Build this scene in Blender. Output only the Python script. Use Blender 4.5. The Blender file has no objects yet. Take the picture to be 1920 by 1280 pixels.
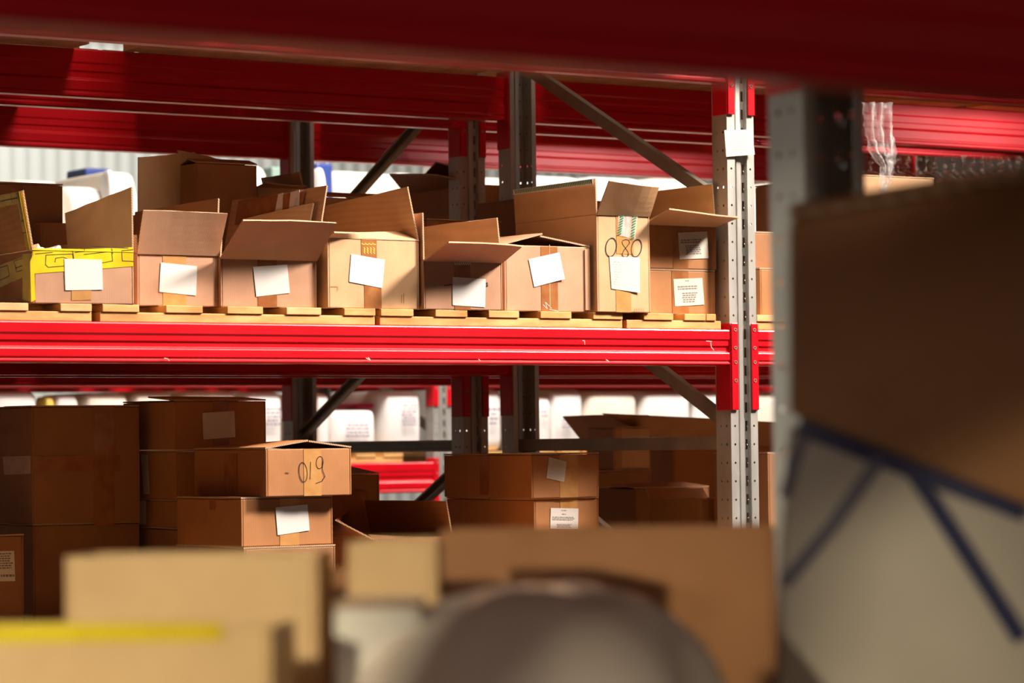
import bpy, bmesh, math, random
from mathutils import Vector, Matrix
from mathutils.bvhtree import BVHTree
random.seed(7)
C = bpy.context.scene.collection
PI = math.pi

# ------------------------------------------------------------------ camera
F_PX, YAW, PITCH, ROLL = 5692.4, 0.58513, 0.03282, -0.01219
CAM = Vector((-5.0534, -6.5375, 1.6))
fwd = Vector((math.sin(YAW)*math.cos(PITCH), math.cos(YAW)*math.cos(PITCH), math.sin(PITCH)))
r0 = fwd.cross(Vector((0, 0, 1))).normalized(); u0 = r0.cross(fwd)
rt = math.cos(ROLL)*r0 + math.sin(ROLL)*u0
up = -math.sin(ROLL)*r0 + math.cos(ROLL)*u0

def ray(x, y):
    return (fwd + rt*((x-960)/F_PX) + up*((640-y)/F_PX)).normalized()
def hit(x, y, p, n):
    """point of the sight line through photo pixel (x, y) on the plane (p, n)"""
    d = ray(x, y); return CAM + d*((Vector(p)-CAM).dot(n)/d.dot(n))
def hy(x, y, Y): return hit(x, y, (0, Y, 0), Vector((0, 1, 0)))
def hx(x, y, X): return hit(x, y, (X, 0, 0), Vector((1, 0, 0)))

# ------------------------------------------------------------------ materials
MATS = {}
def mat(name, col, rough=.6, metal=0, coat=0, spec=.5, trans=0, alpha=1, emis=0):
    m = bpy.data.materials.new(name); m.use_nodes = True
    b = m.node_tree.nodes['Principled BSDF']
    b.inputs['Base Color'].default_value = (*col, 1)
    b.inputs['Roughness'].default_value = rough
    b.inputs['Metallic'].default_value = metal
    b.inputs['Coat Weight'].default_value = coat
    b.inputs['Coat Roughness'].default_value = .12
    b.inputs['Specular IOR Level'].default_value = spec
    b.inputs['Transmission Weight'].default_value = trans
    b.inputs['Alpha'].default_value = alpha
    MATS[name] = m
    return m
def N(m, t, **kw):
    n = m.node_tree.nodes.new(t)
    for k, v in kw.items(): setattr(n, k, v)
    return n
def L(m, a, b): m.node_tree.links.new(a, b)
def coords(m, scale=(1, 1, 1), space='Object'):
    tc = N(m, 'ShaderNodeTexCoord'); mp = N(m, 'ShaderNodeMapping')
    mp.inputs['Scale'].default_value = scale
    L(m, tc.outputs[space], mp.inputs['Vector']); return mp.outputs['Vector']
def mottled(m, c1, c2, scale=8, detail=6, vscale=(1, 1, 1), lo=.3, hi=.7, bump=0, rough=None):
    b = m.node_tree.nodes['Principled BSDF']
    v = coords(m, vscale)
    n = N(m, 'ShaderNodeTexNoise'); n.inputs['Scale'].default_value = scale; n.inputs['Detail'].default_value = detail
    L(m, v, n.inputs['Vector'])
    r = N(m, 'ShaderNodeValToRGB'); r.color_ramp.elements[0].position = lo; r.color_ramp.elements[1].position = hi
    r.color_ramp.elements[0].color = (*c1, 1); r.color_ramp.elements[1].color = (*c2, 1)
    L(m, n.outputs['Fac'], r.inputs['Fac']); L(m, r.outputs['Color'], b.inputs['Base Color'])
    if bump:
        bp = N(m, 'ShaderNodeBump'); bp.inputs['Strength'].default_value = bump; bp.inputs['Distance'].default_value = .002
        L(m, n.outputs['Fac'], bp.inputs['Height']); L(m, bp.outputs['Normal'], b.inputs['Normal'])
    if rough:
        mr = N(m, 'ShaderNodeMapRange'); mr.inputs['To Min'].default_value = rough[0]; mr.inputs['To Max'].default_value = rough[1]
        L(m, n.outputs['Fac'], mr.inputs['Value']); L(m, mr.outputs['Result'], b.inputs['Roughness'])
    return m
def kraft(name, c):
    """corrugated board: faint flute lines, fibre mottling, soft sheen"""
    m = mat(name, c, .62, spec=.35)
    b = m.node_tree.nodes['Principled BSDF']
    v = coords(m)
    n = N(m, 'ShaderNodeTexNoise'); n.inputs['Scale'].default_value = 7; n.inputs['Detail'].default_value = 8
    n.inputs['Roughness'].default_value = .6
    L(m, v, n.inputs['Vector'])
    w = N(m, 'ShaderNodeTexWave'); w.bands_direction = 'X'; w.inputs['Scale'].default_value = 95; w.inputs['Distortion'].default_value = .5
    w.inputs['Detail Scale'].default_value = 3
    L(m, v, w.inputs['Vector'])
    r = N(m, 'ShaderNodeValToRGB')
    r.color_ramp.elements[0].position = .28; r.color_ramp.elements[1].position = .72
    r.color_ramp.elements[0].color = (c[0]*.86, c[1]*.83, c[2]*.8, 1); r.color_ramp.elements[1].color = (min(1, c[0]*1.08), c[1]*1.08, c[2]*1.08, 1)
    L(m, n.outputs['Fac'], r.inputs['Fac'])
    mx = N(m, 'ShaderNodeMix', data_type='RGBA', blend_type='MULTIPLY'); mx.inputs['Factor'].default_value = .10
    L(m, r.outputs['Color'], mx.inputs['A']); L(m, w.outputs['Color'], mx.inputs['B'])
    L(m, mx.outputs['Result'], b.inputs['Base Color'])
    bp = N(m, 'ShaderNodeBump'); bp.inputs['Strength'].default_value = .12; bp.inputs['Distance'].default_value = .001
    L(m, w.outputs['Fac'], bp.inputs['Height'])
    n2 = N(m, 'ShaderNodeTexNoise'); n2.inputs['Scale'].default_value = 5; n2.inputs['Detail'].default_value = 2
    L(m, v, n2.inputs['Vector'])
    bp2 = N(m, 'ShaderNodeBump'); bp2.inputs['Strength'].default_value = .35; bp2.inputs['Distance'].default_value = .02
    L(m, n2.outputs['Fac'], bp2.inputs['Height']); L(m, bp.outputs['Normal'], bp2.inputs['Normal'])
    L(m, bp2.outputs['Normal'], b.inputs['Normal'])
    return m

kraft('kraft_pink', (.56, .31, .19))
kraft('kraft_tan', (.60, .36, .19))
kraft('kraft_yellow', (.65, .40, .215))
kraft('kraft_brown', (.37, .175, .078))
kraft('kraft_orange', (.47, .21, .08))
kraft('kraft_light', (.72, .50, .27))
# cut edge of corrugated board: dark flute holes
m = mat('kraft_edge', (.55, .37, .22), .8)
b = m.node_tree.nodes['Principled BSDF']
w = N(m, 'ShaderNodeTexWave'); w.bands_direction = 'DIAGONAL'; w.inputs['Scale'].default_value = 105
r = N(m, 'ShaderNodeValToRGB'); r.color_ramp.elements[0].position = .25; r.color_ramp.elements[1].position = .55
r.color_ramp.elements[0].color = (.26, .15, .08, 1); r.color_ramp.elements[1].color = (.66, .45, .28, 1)
L(m, coords(m), w.inputs['Vector']); L(m, w.outputs['Fac'], r.inputs['Fac']); L(m, r.outputs['Color'], b.inputs['Base Color'])

mottled(mat('red_paint', (.72, .004, .012), .28, coat=.15), (.56, .001, .008), (.65, .002, .012), 3, rough=(.26, .40))
mottled(mat('galvanised_steel', (.5, .5, .5), .42, metal=.55), (.42, .41, .38), (.60, .59, .55), 14, vscale=(1, 1, .25), rough=(.34, .55))
mottled(mat('brace_steel', (.32, .29, .25), .40, metal=.35), (.30, .27, .23), (.42, .38, .33), 10, rough=(.32, .5))
mottled(mat('pallet_wood', (.6, .4, .2), .7), (.50, .25, .065), (.76, .46, .17), 6, vscale=(2, 1, 6), bump=.4)
mottled(mat('pallet_wood_pale', (.6, .4, .2), .7), (.58, .34, .13), (.78, .52, .24), 7, vscale=(2, 1, 6), bump=.4)
mottled(mat('brown_tape', (.38, .15, .055), .2, coat=.6), (.30, .10, .035), (.40, .17, .06), 30, bump=.5)
mottled(mat('tan_tape', (.55, .28, .10), .22, coat=.6), (.50, .24, .075), (.60, .32, .12), 30, bump=.5)
mottled(mat('yellow_tape', (.9, .78, .02), .22, coat=.5), (.66, .46, .02), (.90, .78, .03), 14, bump=.7)
mottled(mat('label_paper', (.82, .79, .76), .6), (.72, .70, .68), (.78, .75, .73), 5)
mottled(mat('label_paper_cream', (.8, .75, .62), .6), (.62, .57, .48), (.72, .67, .57), 9)
mat('print_ink', (.22, .20, .20), .7)
mat('package_ink', (.30, .24, .32), .7)
mat('grey_band', (.12, .11, .16), .4)
mat('print_faint', (.55, .52, .52), .7)
mat('marker_ink', (.02, .015, .015), .5)
mat('green_ink', (.005, .22, .09), .4)
mat('dark_hollow', (.03, .015, .01), .8)
mottled(mat('clear_film', (.85, .82, .80), .12, trans=.0, alpha=.42, coat=.8), (.75, .72, .72), (1, 1, 1), 30, bump=1)
mottled(mat('bag_film', (.72, .62, .58), .25, coat=.5), (.80, .69, .64), (.88, .80, .75), 4, bump=.3)
mottled(mat('white_sack', (.62, .56, .50), .5), (.42, .37, .33), (.50, .45, .40), 5, bump=.3)
mat('blue_band', (.010, .012, .075), .4)
mottled(mat('white_wrap', (.85, .82, .78), .45), (.80, .76, .72), (.92, .90, .87), 4, bump=.4)
mottled(mat('cream_wrap', (.85, .78, .66), .5), (.80, .70, .56), (.90, .84, .74), 4, bump=.4)
mat('blue_plastic', (.03, .06, .25), .4)
mat('crimson_plastic', (.55, .0, .07), .4)
mat('yellow_plastic', (.8, .6, .08), .4)
mat('green_plastic', (.25, .38, .33), .4)
mottled(mat('concrete', (.25, .24, .23), .6), (.07, .065, .06), (.11, .10, .095), 3)
mat('ceiling_white', (.22, .21, .20), .8)
m = mat('corrugated_wall', (.66, .68, .64), .5)
b = m.node_tree.nodes['Principled BSDF']

m = MATS['clear_film']; b = m.node_tree.nodes['Principled BSDF']
n = N(m, 'ShaderNodeTexNoise'); n.inputs['Scale'].default_value = 60; n.inputs['Detail'].default_value = 4
L(m, coords(m, (1, 1, .15)), n.inputs['Vector'])
r = N(m, 'ShaderNodeMapRange'); r.inputs['From Min'].default_value = .4; r.inputs['From Max'].default_value = .7; r.inputs['To Min'].default_value = .12; r.inputs['To Max'].default_value = .45
L(m, n.outputs['Fac'], r.inputs['Value']); L(m, r.outputs['Result'], b.inputs['Alpha'])

# ------------------------------------------------------------------ mesh helpers
def mesh_obj(name, verts, faces, material, parent=None, mats=None, fmat=None, smooth=False, merge=False):
    """verts are in world space; with a parent they are moved into its local frame"""
    if parent is not None:
        inv = WM[parent.name].inverted(); verts = [inv @ Vector(v) for v in verts]
    me = bpy.data.meshes.new(name); me.from_pydata([tuple(v) for v in verts], [], faces)
    for mm in (mats or [material]): me.materials.append(MATS[mm])
    if fmat:
        for p, i in zip(me.polygons, fmat): p.material_index = i
    bm = bmesh.new(); bm.from_mesh(me)
    if merge: bmesh.ops.remove_doubles(bm, verts=bm.verts, dist=1e-5)
    bmesh.ops.recalc_face_normals(bm, faces=bm.faces); bm.to_mesh(me); bm.free()
    if smooth:
        for p in me.polygons: p.use_smooth = True
    o = bpy.data.objects.new(name, me); C.objects.link(o)
    if parent is not None: o.parent = parent; WM[o.name] = WM[parent.name].copy()
    else: WM[o.name] = Matrix()
    return o
WM = {}
def tag(o, label=None, cat=None, group=None, kind=None):
    if label: o['label'] = label
    if cat: o['category'] = cat
    if group: o['group'] = group
    if kind: o['kind'] = kind
    return o
def thing(name, loc, label, cat, group=None, rz=0):
    o = bpy.data.objects.new(name, None); C.objects.link(o)
    o.empty_display_size = .1
    o.location = loc; o.rotation_euler = (0, 0, rz)
    WM[o.name] = Matrix.Translation(Vector(loc)) @ Matrix.Rotation(rz, 4, 'Z')
    return tag(o, label, cat, group)
def bevel(o, w, seg=2):
    md = o.modifiers.new('bevel', 'BEVEL'); md.width = w; md.segments = seg; md.limit_method = 'ANGLE'; md.angle_limit = .6
    return o
def copy_thing(root, loc, label=None, rz=None, group=None):
    r = root.copy(); C.objects.link(r); r.location = loc
    if rz is not None: r.rotation_euler = (0, 0, rz)
    if label: r['label'] = label
    if group: r['group'] = group
    for ch in list(root.children):
        c = ch.copy(); C.objects.link(c); c.parent = r
        for g in list(ch.children):
            d = g.copy(); C.objects.link(d); d.parent = c
    return r
BF = [(0, 3, 2, 1), (4, 5, 6, 7), (0, 1, 5, 4), (1, 2, 6, 5), (2, 3, 7, 6), (3, 0, 4, 7)]
def box_vf(x0, x1, y0, y1, z0, z1, V=None, Fc=None):
    V = [] if V is None else V; Fc = [] if Fc is None else Fc
    n = len(V)
    V += [Vector(p) for p in ((x0, y0, z0), (x1, y0, z0), (x1, y1, z0), (x0, y1, z0), (x0, y0, z1), (x1, y0, z1), (x1, y1, z1), (x0, y1, z1))]
    Fc += [tuple(n+i for i in f) for f in BF]
    return V, Fc
def box_obj(name, ext, material, parent=None, bev=0):
    V, Fc = box_vf(*ext); o = mesh_obj(name, V, Fc, material, parent)
    if bev: bevel(o, bev)
    return o

def panel(name, q, t, material, parent, warp=0, seg=6, edge=True):
    """board from four world corners (hinge-left, hinge-right, free-right, free-left), thickness t,
    gently warped, with a corrugated cut edge on its rim"""
    q = [Vector(p) for p in q]
    n = (q[1]-q[0]).cross(q[3]-q[0]).normalized()
    V = []; Fc = []; fm = []
    rnd = random.Random(hash((round(q[0].x, 3), round(q[2].z, 3))) & 0xffff)
    ph = rnd.uniform(0, 6)
    for s in (0, 1):
        for j in range(seg+1):
            for i in range(seg+1):
                a, c = i/seg, j/seg
                p = (q[0]*(1-a)+q[1]*a)*(1-c) + (q[3]*(1-a)+q[2]*a)*c
                p = p + n*(warp*c*(math.sin(a*3.3+ph)) + (t if s else 0))
                if c == 1: p = p + (q[3]-q[0])*rnd.uniform(-.008, .008)
                V.append(p)
    st = seg+1; off = st*st
    for j in range(seg):
        for i in range(seg):
            a = j*st+i
            Fc.append((a, a+1, a+1+st, a+st)); fm.append(0)
            Fc.append((off+a, off+a+st, off+a+1+st, off+a+1)); fm.append(0)
    for i in range(seg):
        for (a, c, e) in ((i, i+1, 1), (seg*st+i, seg*st+i+1, 1), (i*st, (i+1)*st, 1), (i*st+seg, (i+1)*st+seg, 1)):
            Fc.append((a, c, c+off, a+off)); fm.append(1 if edge else 0)
    return mesh_obj(name, V, Fc, material, parent, mats=[material, 'kraft_edge'], fmat=fm)

def quad_plate(name, q, n, off, material, parent, t=.0006, seg=1, curl=0):
    """thin paper or tape lying on a face: four world points, normal n"""
    V = []; Fc = []
    q = [Vector(p) for p in q]
    st = seg+1
    for s in (0, 1):
        for j in range(st):
            for i in range(st):
                a, c = i/seg, j/seg
                p = (q[0]*(1-a)+q[1]*a)*(1-c) + (q[3]*(1-a)+q[2]*a)*c
                V.append(p + n*(off + s*t + curl*(a*a)*c))
    o2 = st*st
    for j in range(seg):
        for i in range(seg):
            a = j*st+i
            Fc.append((a, a+1, a+1+st, a+st)); Fc.append((o2+a, o2+a+st, o2+a+1+st, o2+a+1))
    for i in range(seg):
        for (a, c) in ((i, i+1), (seg*st+i, seg*st+i+1), (i*st, (i+1)*st), (i*st+seg, (i+1)*st+seg)):
            Fc.append((a, c, c+o2, a+o2))
    return mesh_obj(name, V, Fc, material, parent)

def ribbon(name, strokes, wid, n, material, parent, off=.0012):
    """ink strokes as flat ribbons; strokes are world polylines on a face with normal n"""
    V = []; Fc = []
    for st in strokes:
        pts = [Vector(p) for p in st]
        for a, b_ in zip(pts, pts[1:]):
            d = (b_-a)
            if d.length < 1e-6: continue
            d.normalize(); s = d.cross(n)*wid/2; e = d*wid*.4
            k = len(V)
            V += [a-s-e+n*off, b_-s+e+n*off, b_+s+e+n*off, a+s-e+n*off]
            Fc.append((k, k+1, k+2, k+3))
    return mesh_obj(name, V, Fc, material, parent)

# ------------------------------------------------------------------ cartons
class Carton:
    """carton whose aisle face spans photo columns x0..x1 on the plane through depth Yf"""
    def __init__(s, name, label, x0, x1, yt, Yf, d, zb, m='kraft_tan', rz=0, ym=None, ztop=None, group=None, inner=None, closed=False, tops=None, cat='box'):
        ym = ym or yt+40
        s.m = m; s.t = .005
        n = Vector((math.sin(rz), -math.cos(rz), 0)); s.n = n
        s.dx = Vector((math.cos(rz), math.sin(rz), 0)); s.dy = Vector((-math.sin(rz), math.cos(rz), 0))
        p0 = hy(x0, ym, Yf)
        p1 = hit(x1, ym, p0, n)
        s.w = (p1-p0).dot(s.dx); s.d = d
        zt = ztop if ztop is not None else hit((x0+x1)/2, yt, p0, n).z
        s.h = zt - zb; s.zb = zb; s.zt = zt
        s.o = Vector((p0.x, p0.y, zb))
        base = s.o + s.dx*s.w/2 + s.dy*d/2
        s.root = thing(name, base, label, cat, group, rz)
        w, h, t = s.w, s.h, s.t
        V = []; Fc = []
        def bx(a0, a1, b0, b1, c0, c1):
            k = len(V)
            for (a, b_, c) in ((a0, b0, c0), (a1, b0, c0), (a1, b1, c0), (a0, b1, c0), (a0, b0, c1), (a1, b0, c1), (a1, b1, c1), (a0, b1, c1)):
                V.append(s.o + s.dx*a + s.dy*b_ + Vector((0, 0, c)))
            Fc.extend([tuple(k+i for i in f) for f in BF])
        bx(0, t, 0, d, 0, h); bx(w-t, w, 0, d, 0, h); bx(t, w-t, 0, t, 0, h); bx(t, w-t, d-t, d, 0, h); bx(t, w-t, t, d-t, 0, t)
        o = mesh_obj('box_body', V, Fc, m, s.root); s.body = o
        bevel(o, .0022)
        if closed: s.close()
    def P(s, a, b_, c): return s.o + s.dx*a + s.dy*b_ + Vector((0, 0, c))
    def close(s, lift=0, lift2=0):
        """two lid flaps hinged on front and back, meeting in the middle, each raised by lift at its free edge"""
        w, d, h = s.w, s.d, s.h
        panel('flap', [s.P(0, 0, h+.001), s.P(w, 0, h+.001), s.P(w, d/2-.001, h+.001+lift), s.P(0, d/2-.001, h+.001+lift)], .004, s.m, s.root, .001)
        panel('flap', [s.P(w, d, h+.001), s.P(0, d, h+.001), s.P(0, d/2+.001, h+.001+lift2), s.P(w, d/2+.001, h+.001+lift2)], .004, s.m, s.root, .001)
        return s
    def close_side(s, lift=0):
        """lid flaps hinged on the two side walls, meeting along the middle and raised there"""
        w, d, h = s.w, s.d, s.h
        panel('flap', [s.P(0, d, h+.001), s.P(0, 0, h+.001), s.P(w/2-.001, 0, h+.001+lift), s.P(w/2-.001, d, h+.001+lift*.6)], .004, s.m, s.root, .002)
        panel('flap', [s.P(w, 0, h+.001), s.P(w, d, h+.001), s.P(w/2+.001, d, h+.001+lift*.6), s.P(w/2+.001, 0, h+.001+lift)], .004, s.m, s.root, .002)
        return s
    def front(s, L_, R_, warp=.003, m=None):
        a, c = s.P(0, 0, s.h), s.P(s.w, 0, s.h)
        fl = hit(*L_, a, s.dx); fr = hit(*R_, c, s.dx)
        s.ff = (fl, fr)
        return panel('flap', [a, c, fr, fl], .004, m or s.m, s.root, warp)
    def side(s, which, Fp, Bp=None, dz=0, warp=.003, m=None, depth=None):
        x = s.w-.004 if which == 'R' else .0
        dd = depth or s.d
        a, c = s.P(x, 0, s.h), s.P(x, dd, s.h)
        ff = hit(*Fp, a, s.n)
        fb = hit(*Bp, c, s.n) if Bp else c + (ff-a) + Vector((0, 0, dz))
        q = [a, c, fb, ff]
        return panel('flap', q, .004, m or s.m, s.root, warp)
    def back(s, hgt, lean=.02, m=None):
        return panel('flap', [s.P(s.w, s.d-.004, s.h), s.P(0, s.d-.004, s.h), s.P(0, s.d+lean, s.h+hgt), s.P(s.w, s.d+lean, s.h+hgt)], .004, m or s.m, s.root, .004)
    def on(s, x, y): return hit(x, y, s.o, s.n)
    def onleft(s, x, y): return hit(x, y, s.o, s.dx)
    def label(s, q, m='label_paper', text=None, name='paper_label', faint=False, curl=0, left=False):
        f = s.onleft if left else s.on
        nn = -s.dx if left else s.n
        q = [f(*p) for p in q]        # tl, tr, br, bl
        o = quad_plate(name, q, nn, .0012, m, s.root, seg=4 if curl else 1, curl=curl)
        o['label'] = 'white paper label'
        if text:
            V = []; Fc = []
            rnd = random.Random(len(s.root.name)*7+int(q[0].x*100))
            for (v0, v1, u0_, u1_, rows) in text:
                for k in range(rows):
                    c = v0 + (v1-v0)*(k+.5)/rows; hh = (v1-v0)/rows*.28
                    a = u0_ + rnd.uniform(0, .04)
                    end = u1_ - rnd.uniform(0, .12)
                    while a < end:
                        b_ = min(end, a + rnd.uniform(.03, .12))
                        kk = len(V)
                        for (uu, vv) in ((a, c-hh), (b_, c-hh), (b_, c+hh), (a, c+hh)):
                            top = q[0]*(1-uu)+q[1]*uu; bot = q[3]*(1-uu)+q[2]*uu
                            V.append(top*(1-vv)+bot*vv + nn*(.0022))
                        Fc.append((kk, kk+1, kk+2, kk+3)); a = b_ + .02
            mesh_obj('printed_text', V, Fc, 'print_faint' if faint else 'print_ink', o)
        return o
    def tape(s, q, m='brown_tape', name='packing_tape', left=False, off=.0005):
        f = s.onleft if left else s.on
        return quad_plate(name, [f(*p) for p in q], (-s.dx if left else s.n), off, m, s.root, t=.0004)
    def vtape(s, xc0, xc1, m='brown_tape', a=0., b_=1., sl=0):
        """vertical tape strip across the face between photo columns xc0..xc1, from fraction a to b of the height"""
        u0_ = (s.on(xc0, 640)-s.o).dot(s.dx); u1_ = (s.on(xc1, 640)-s.o).dot(s.dx)
        z0, z1 = s.h*a, s.h*b_
        return quad_plate('packing_tape', [s.P(u0_, 0, z1), s.P(u1_, 0, z1), s.P(u1_-sl, 0, z0), s.P(u0_-sl, 0, z0)], s.n, .0005, m, s.root, t=.0004)
    def ink(s, strokes, wid=.0022, left=False, name='handwriting', m='marker_ink'):
        f = s.onleft if left else s.on
        return ribbon(name, [[f(*p) for p in st] for st in strokes], wid, (-s.dx if left else s.n), m, s.root)

# ------------------------------------------------------------------ levels (world z)
D, G = 1.130, .219            # rack depth, back-to-back gap
BAY = 2.79
ZM, HM = 1.895, .098          # mid level beam top, beam height
ZL = ZM-.8
ZU, HU = 2.699, .134
DECK = .042                   # pallet thickness

# ------------------------------------------------------------------ steel racking
def plate(V, Fc, o, u, W, z0, cells, pitch, hole=None, r=.003, rect=None):
    """strip of sheet from o along unit u (width W), rising in cells of one pitch, each with a punched hole"""
    for k in range(cells):
        zb = z0 + k*pitch; k0 = len(V)
        if hole is None:
            V += [o+Vector((0, 0, zb)), o+u*W+Vector((0, 0, zb)), o+u*W+Vector((0, 0, zb+pitch)), o+Vector((0, 0, zb+pitch))]
            Fc.append((k0, k0+1, k0+2, k0+3)); continue
        zc = pitch/2
        outer = [(0, 0), (hole, 0), (W, 0), (W, zc), (W, pitch), (hole, pitch), (0, pitch), (0, zc)]
        if rect: a, h = rect; inner = [(hole-a, zc-h), (hole, zc-h), (hole+a, zc-h), (hole+a, zc), (hole+a, zc+h), (hole, zc+h), (hole-a, zc+h), (hole-a, zc)]
        else: inner = [(hole+r*math.cos(t), zc+r*math.sin(t)) for t in [(-3+i)*PI/4 for i in range(8)]]
        for (a, h) in outer+inner: V.append(o+u*a+Vector((0, 0, zb+h)))
        for i in range(8):
            j = (i+1) % 8; Fc.append((k0+i, k0+j, k0+8+j, k0+8+i))
PITCH_H = .05
H0 = 1.384 - .025 - .05*27    # so that holes fall where the photo shows them
NC = 92
def post_mesh():
    V = []; Fc = []
    X, Y = Vector((1, 0, 0)), Vector((0, 1, 0))
    p = lambda x, y: Vector((x, y, 0))
    a = (H0, NC, PITCH_H)
    plate(V, Fc, p(-.013, 0), X, .025, *a, hole=.013, r=.0033)
    plate(V, Fc, p(.012, 0), Y, .012, *a)
    plate(V, Fc, p(.012, .012), X, .012, *a)
    plate(V, Fc, p(.024, .012), -Y, .005, *a)
    plate(V, Fc, p(.024, .007), X, .012, *a)
    plate(V, Fc, p(.036, .007), Y, .005, *a)
    plate(V, Fc, p(.036, .012), X, .018, *a, hole=.012, rect=(.004, .014))
    plate(V, Fc, p(.054, .012), -Y, .012, *a)
    plate(V, Fc, p(.054, 0), X, .024, *a, hole=.011, r=.0033)
    for x in (-.013, .078):
        plate(V, Fc, p(x, 0), Y, .030, *a, hole=.018, r=.0042)
        plate(V, Fc, p(x, .030), Y, .022, *a, hole=.013, r=.0034)
        plate(V, Fc, p(x, .052), Y, .013, *a)
    plate(V, Fc, p(-.013, .065), X, .014, *a)
    plate(V, Fc, p(.064, .065), X, .014, *a)
    return V, Fc
def make_frame():
    """upright frame: aisle post at local y=0, rear post at y=D, origin on the floor"""
    t = thing('rack_frame', (0, 0, 0), 'grey perforated steel rack frame with a paper tag on its aisle post', 'rack frame')
    V, Fc = post_mesh()
    o = mesh_obj('upright_post', V, Fc, 'galvanised_steel', t, merge=True)
    md = o.modifiers.new('sheet', 'SOLIDIFY'); md.thickness = .0018; md.offset = 0
    o2 = o.copy(); C.objects.link(o2); o2.parent = t; o2.location = (.065, D, 0); o2.rotation_euler = (0, 0, PI)
    # C-section bracing
    def bar(name, a, b_, hgt=.036, wid=.022):
        a, b_ = Vector(a), Vector(b_); d = (b_-a).normalized(); s = Vector((1, 0, 0)); n = s.cross(d).normalized()
        V = []; Fc = []
        prof = [(-wid/2, -hgt/2), (wid/2, -hgt/2), (wid/2, -hgt/2+.008), (wid/2-.003, -hgt/2+.008), (wid/2-.003, -hgt/2+.003), (-wid/2+.003, -hgt/2+.003),
                (-wid/2+.003, hgt/2-.003), (wid/2-.003, hgt/2-.003), (wid/2-.003, hgt/2-.008), (wid/2, hgt/2-.008), (wid/2, hgt/2), (-wid/2, hgt/2)]
        m_ = len(prof)
        for q in (a, b_):
            for (e, f) in prof: V.append(q + s*e + n*f)
        for i in range(m_): Fc.append((i, (i+1) % m_, m_+(i+1) % m_, m_+i))
        Fc.append(tuple(range(m_))); Fc.append(tuple(range(2*m_-1, m_-1, -1)))
        return bevel(mesh_obj(name, V, Fc, 'brace_steel', t), .003)
    x = .032
    for k in range(-2, 5):
        z = 1.60-.012+.6*k
        bar('horizontal_brace', (x, .035, z), (x, D-.035, z))
        bar('diagonal_brace', (x, .035, z+.035), (x, D-.035, z+.565))
    for y in (-.02, D-.10):
        box_obj('foot_plate', (-.035, .10, y, y+.12, .0005, .008), 'galvanised_steel', t, .002)
    return t
frame = make_frame()

def beam_profile(h, dp):
    # (y, z) with y=0 the outer face, z measured down from the top
    f = [(0.002, 0), (0, .004), (0, .27*h), (.003, .31*h), (.003, .45*h), (.007, .475*h), (.007, .60*h), (.002, .635*h), (0, .66*h),
         (0, .845*h), (.003, .865*h), (.003, .90*h), (0, .92*h), (0, h-.004), (.004, h)]
    return f + [(dp-y, z) for (y, z) in reversed(f)]
def make_beam(h, x0, x1, label, bolts=True, name='rack_beam', clen=.236, cdrop=.018):
    """beam between two posts; local origin at the left end, top edge, outer face towards -y"""
    t = thing(name, (0, 0, 0), label, 'rack beam')
    pr = beam_profile(h, .048); n = len(pr)
    V = [Vector((x, y-.004, -z)) for x in (x0+.0035, x1-.0035) for (y, z) in pr]
    Fc = [(i, (i+1) % n, n+(i+1) % n, n+i) for i in range(n)] + [tuple(range(n)), tuple(range(2*n-1, n-1, -1))]
    bevel(mesh_obj('beam_profile', V, Fc, 'red_paint', t), .0012, 2)
    for s, xe in ((1, x0), (-1, x1)):       # connector hugging the post beside each end
        V = []; Fc = []
        zt, zb = cdrop, cdrop-clen
        xs = sorted((xe, xe+s*.0035))
        box_vf(xs[0], xs[1], -.0045, .060, zb, zt, V, Fc)
        xs = sorted((xe, xe-s*.0225))
        box_vf(xs[0], xs[1], -.0080, -.0035, zb, zt, V, Fc)
        c = bevel(mesh_obj('end_connector', V, Fc, 'red_paint', t), .0015)
        if bolts:
            for zz in (-.013, -.062, -.101, -.151):
                V = []; Fc = []
                cx, cy = xe-s*.0125, -.0081
                for ri, yy in ((.0048, 0), (.0048, -.0014), (.0030, -.0014), (.0030, .0030)):
                    for i in range(10):
                        an = i*PI/5; V.append(Vector((cx+ri*math.cos(an), cy+yy, zt+zz-.005+ri*math.sin(an))))
                for q in range(3):
                    for i in range(10): Fc.append((q*10+i, q*10+(i+1) % 10, q*10+10+(i+1) % 10, q*10+10+i))
                Fc.append(tuple(range(30, 40)))
                mesh_obj('rivet', V, Fc, 'brace_steel', c)
    return t
X0B, X1B = .078, BAY-.013
beam_mid = make_beam(HM, X0B, X1B, 'bright red mid-level beam in front of the row of opened boxes')
beam_up = make_beam(HU, X0B, X1B, 'red upper beam over the opened boxes, nearly hidden by the blurred beam')

# frames
FR = [((-BAY, 0), 0, 'far-left grey rack frame of the boxed rack, outside the picture'),
      ((BAY, 0), 0, 'grey rack frame right of the tagged frame, behind the big brown carton'),
      ((0, 2*D+G), PI, 'shadowed rack frame of the second rack, crossed by the left grey brace'),
      ((BAY, 2*D+G), PI, 'rack frame of the second rack far right, behind the big carton'),
      ((-BAY, 2*D+G), PI, 'rack frame of the second rack beyond the left picture edge')]
for (xy, rz, lb) in FR:
    if xy[0] == -BAY: continue
    dx = .065 if rz else 0
    copy_thing(frame, (xy[0]+dx, xy[1], 0), lb, rz)
XN, YN = -2.797, -3.71        # nearest rack: its aisle face looks towards +y
copy_thing(frame, (XN+.065, YN, 0), 'blurred grey upright frame of the nearest rack, left of the big brown carton', PI)
copy_thing(frame, (XN+.065-BAY, YN, 0), 'nearest rack frame beyond the left picture edge', PI)
XF, YF = 2.115, 4.9
copy_thing(frame, (XF, YF, 0), 'distant sunlit grey rack frame between the white packages', 0)
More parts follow.
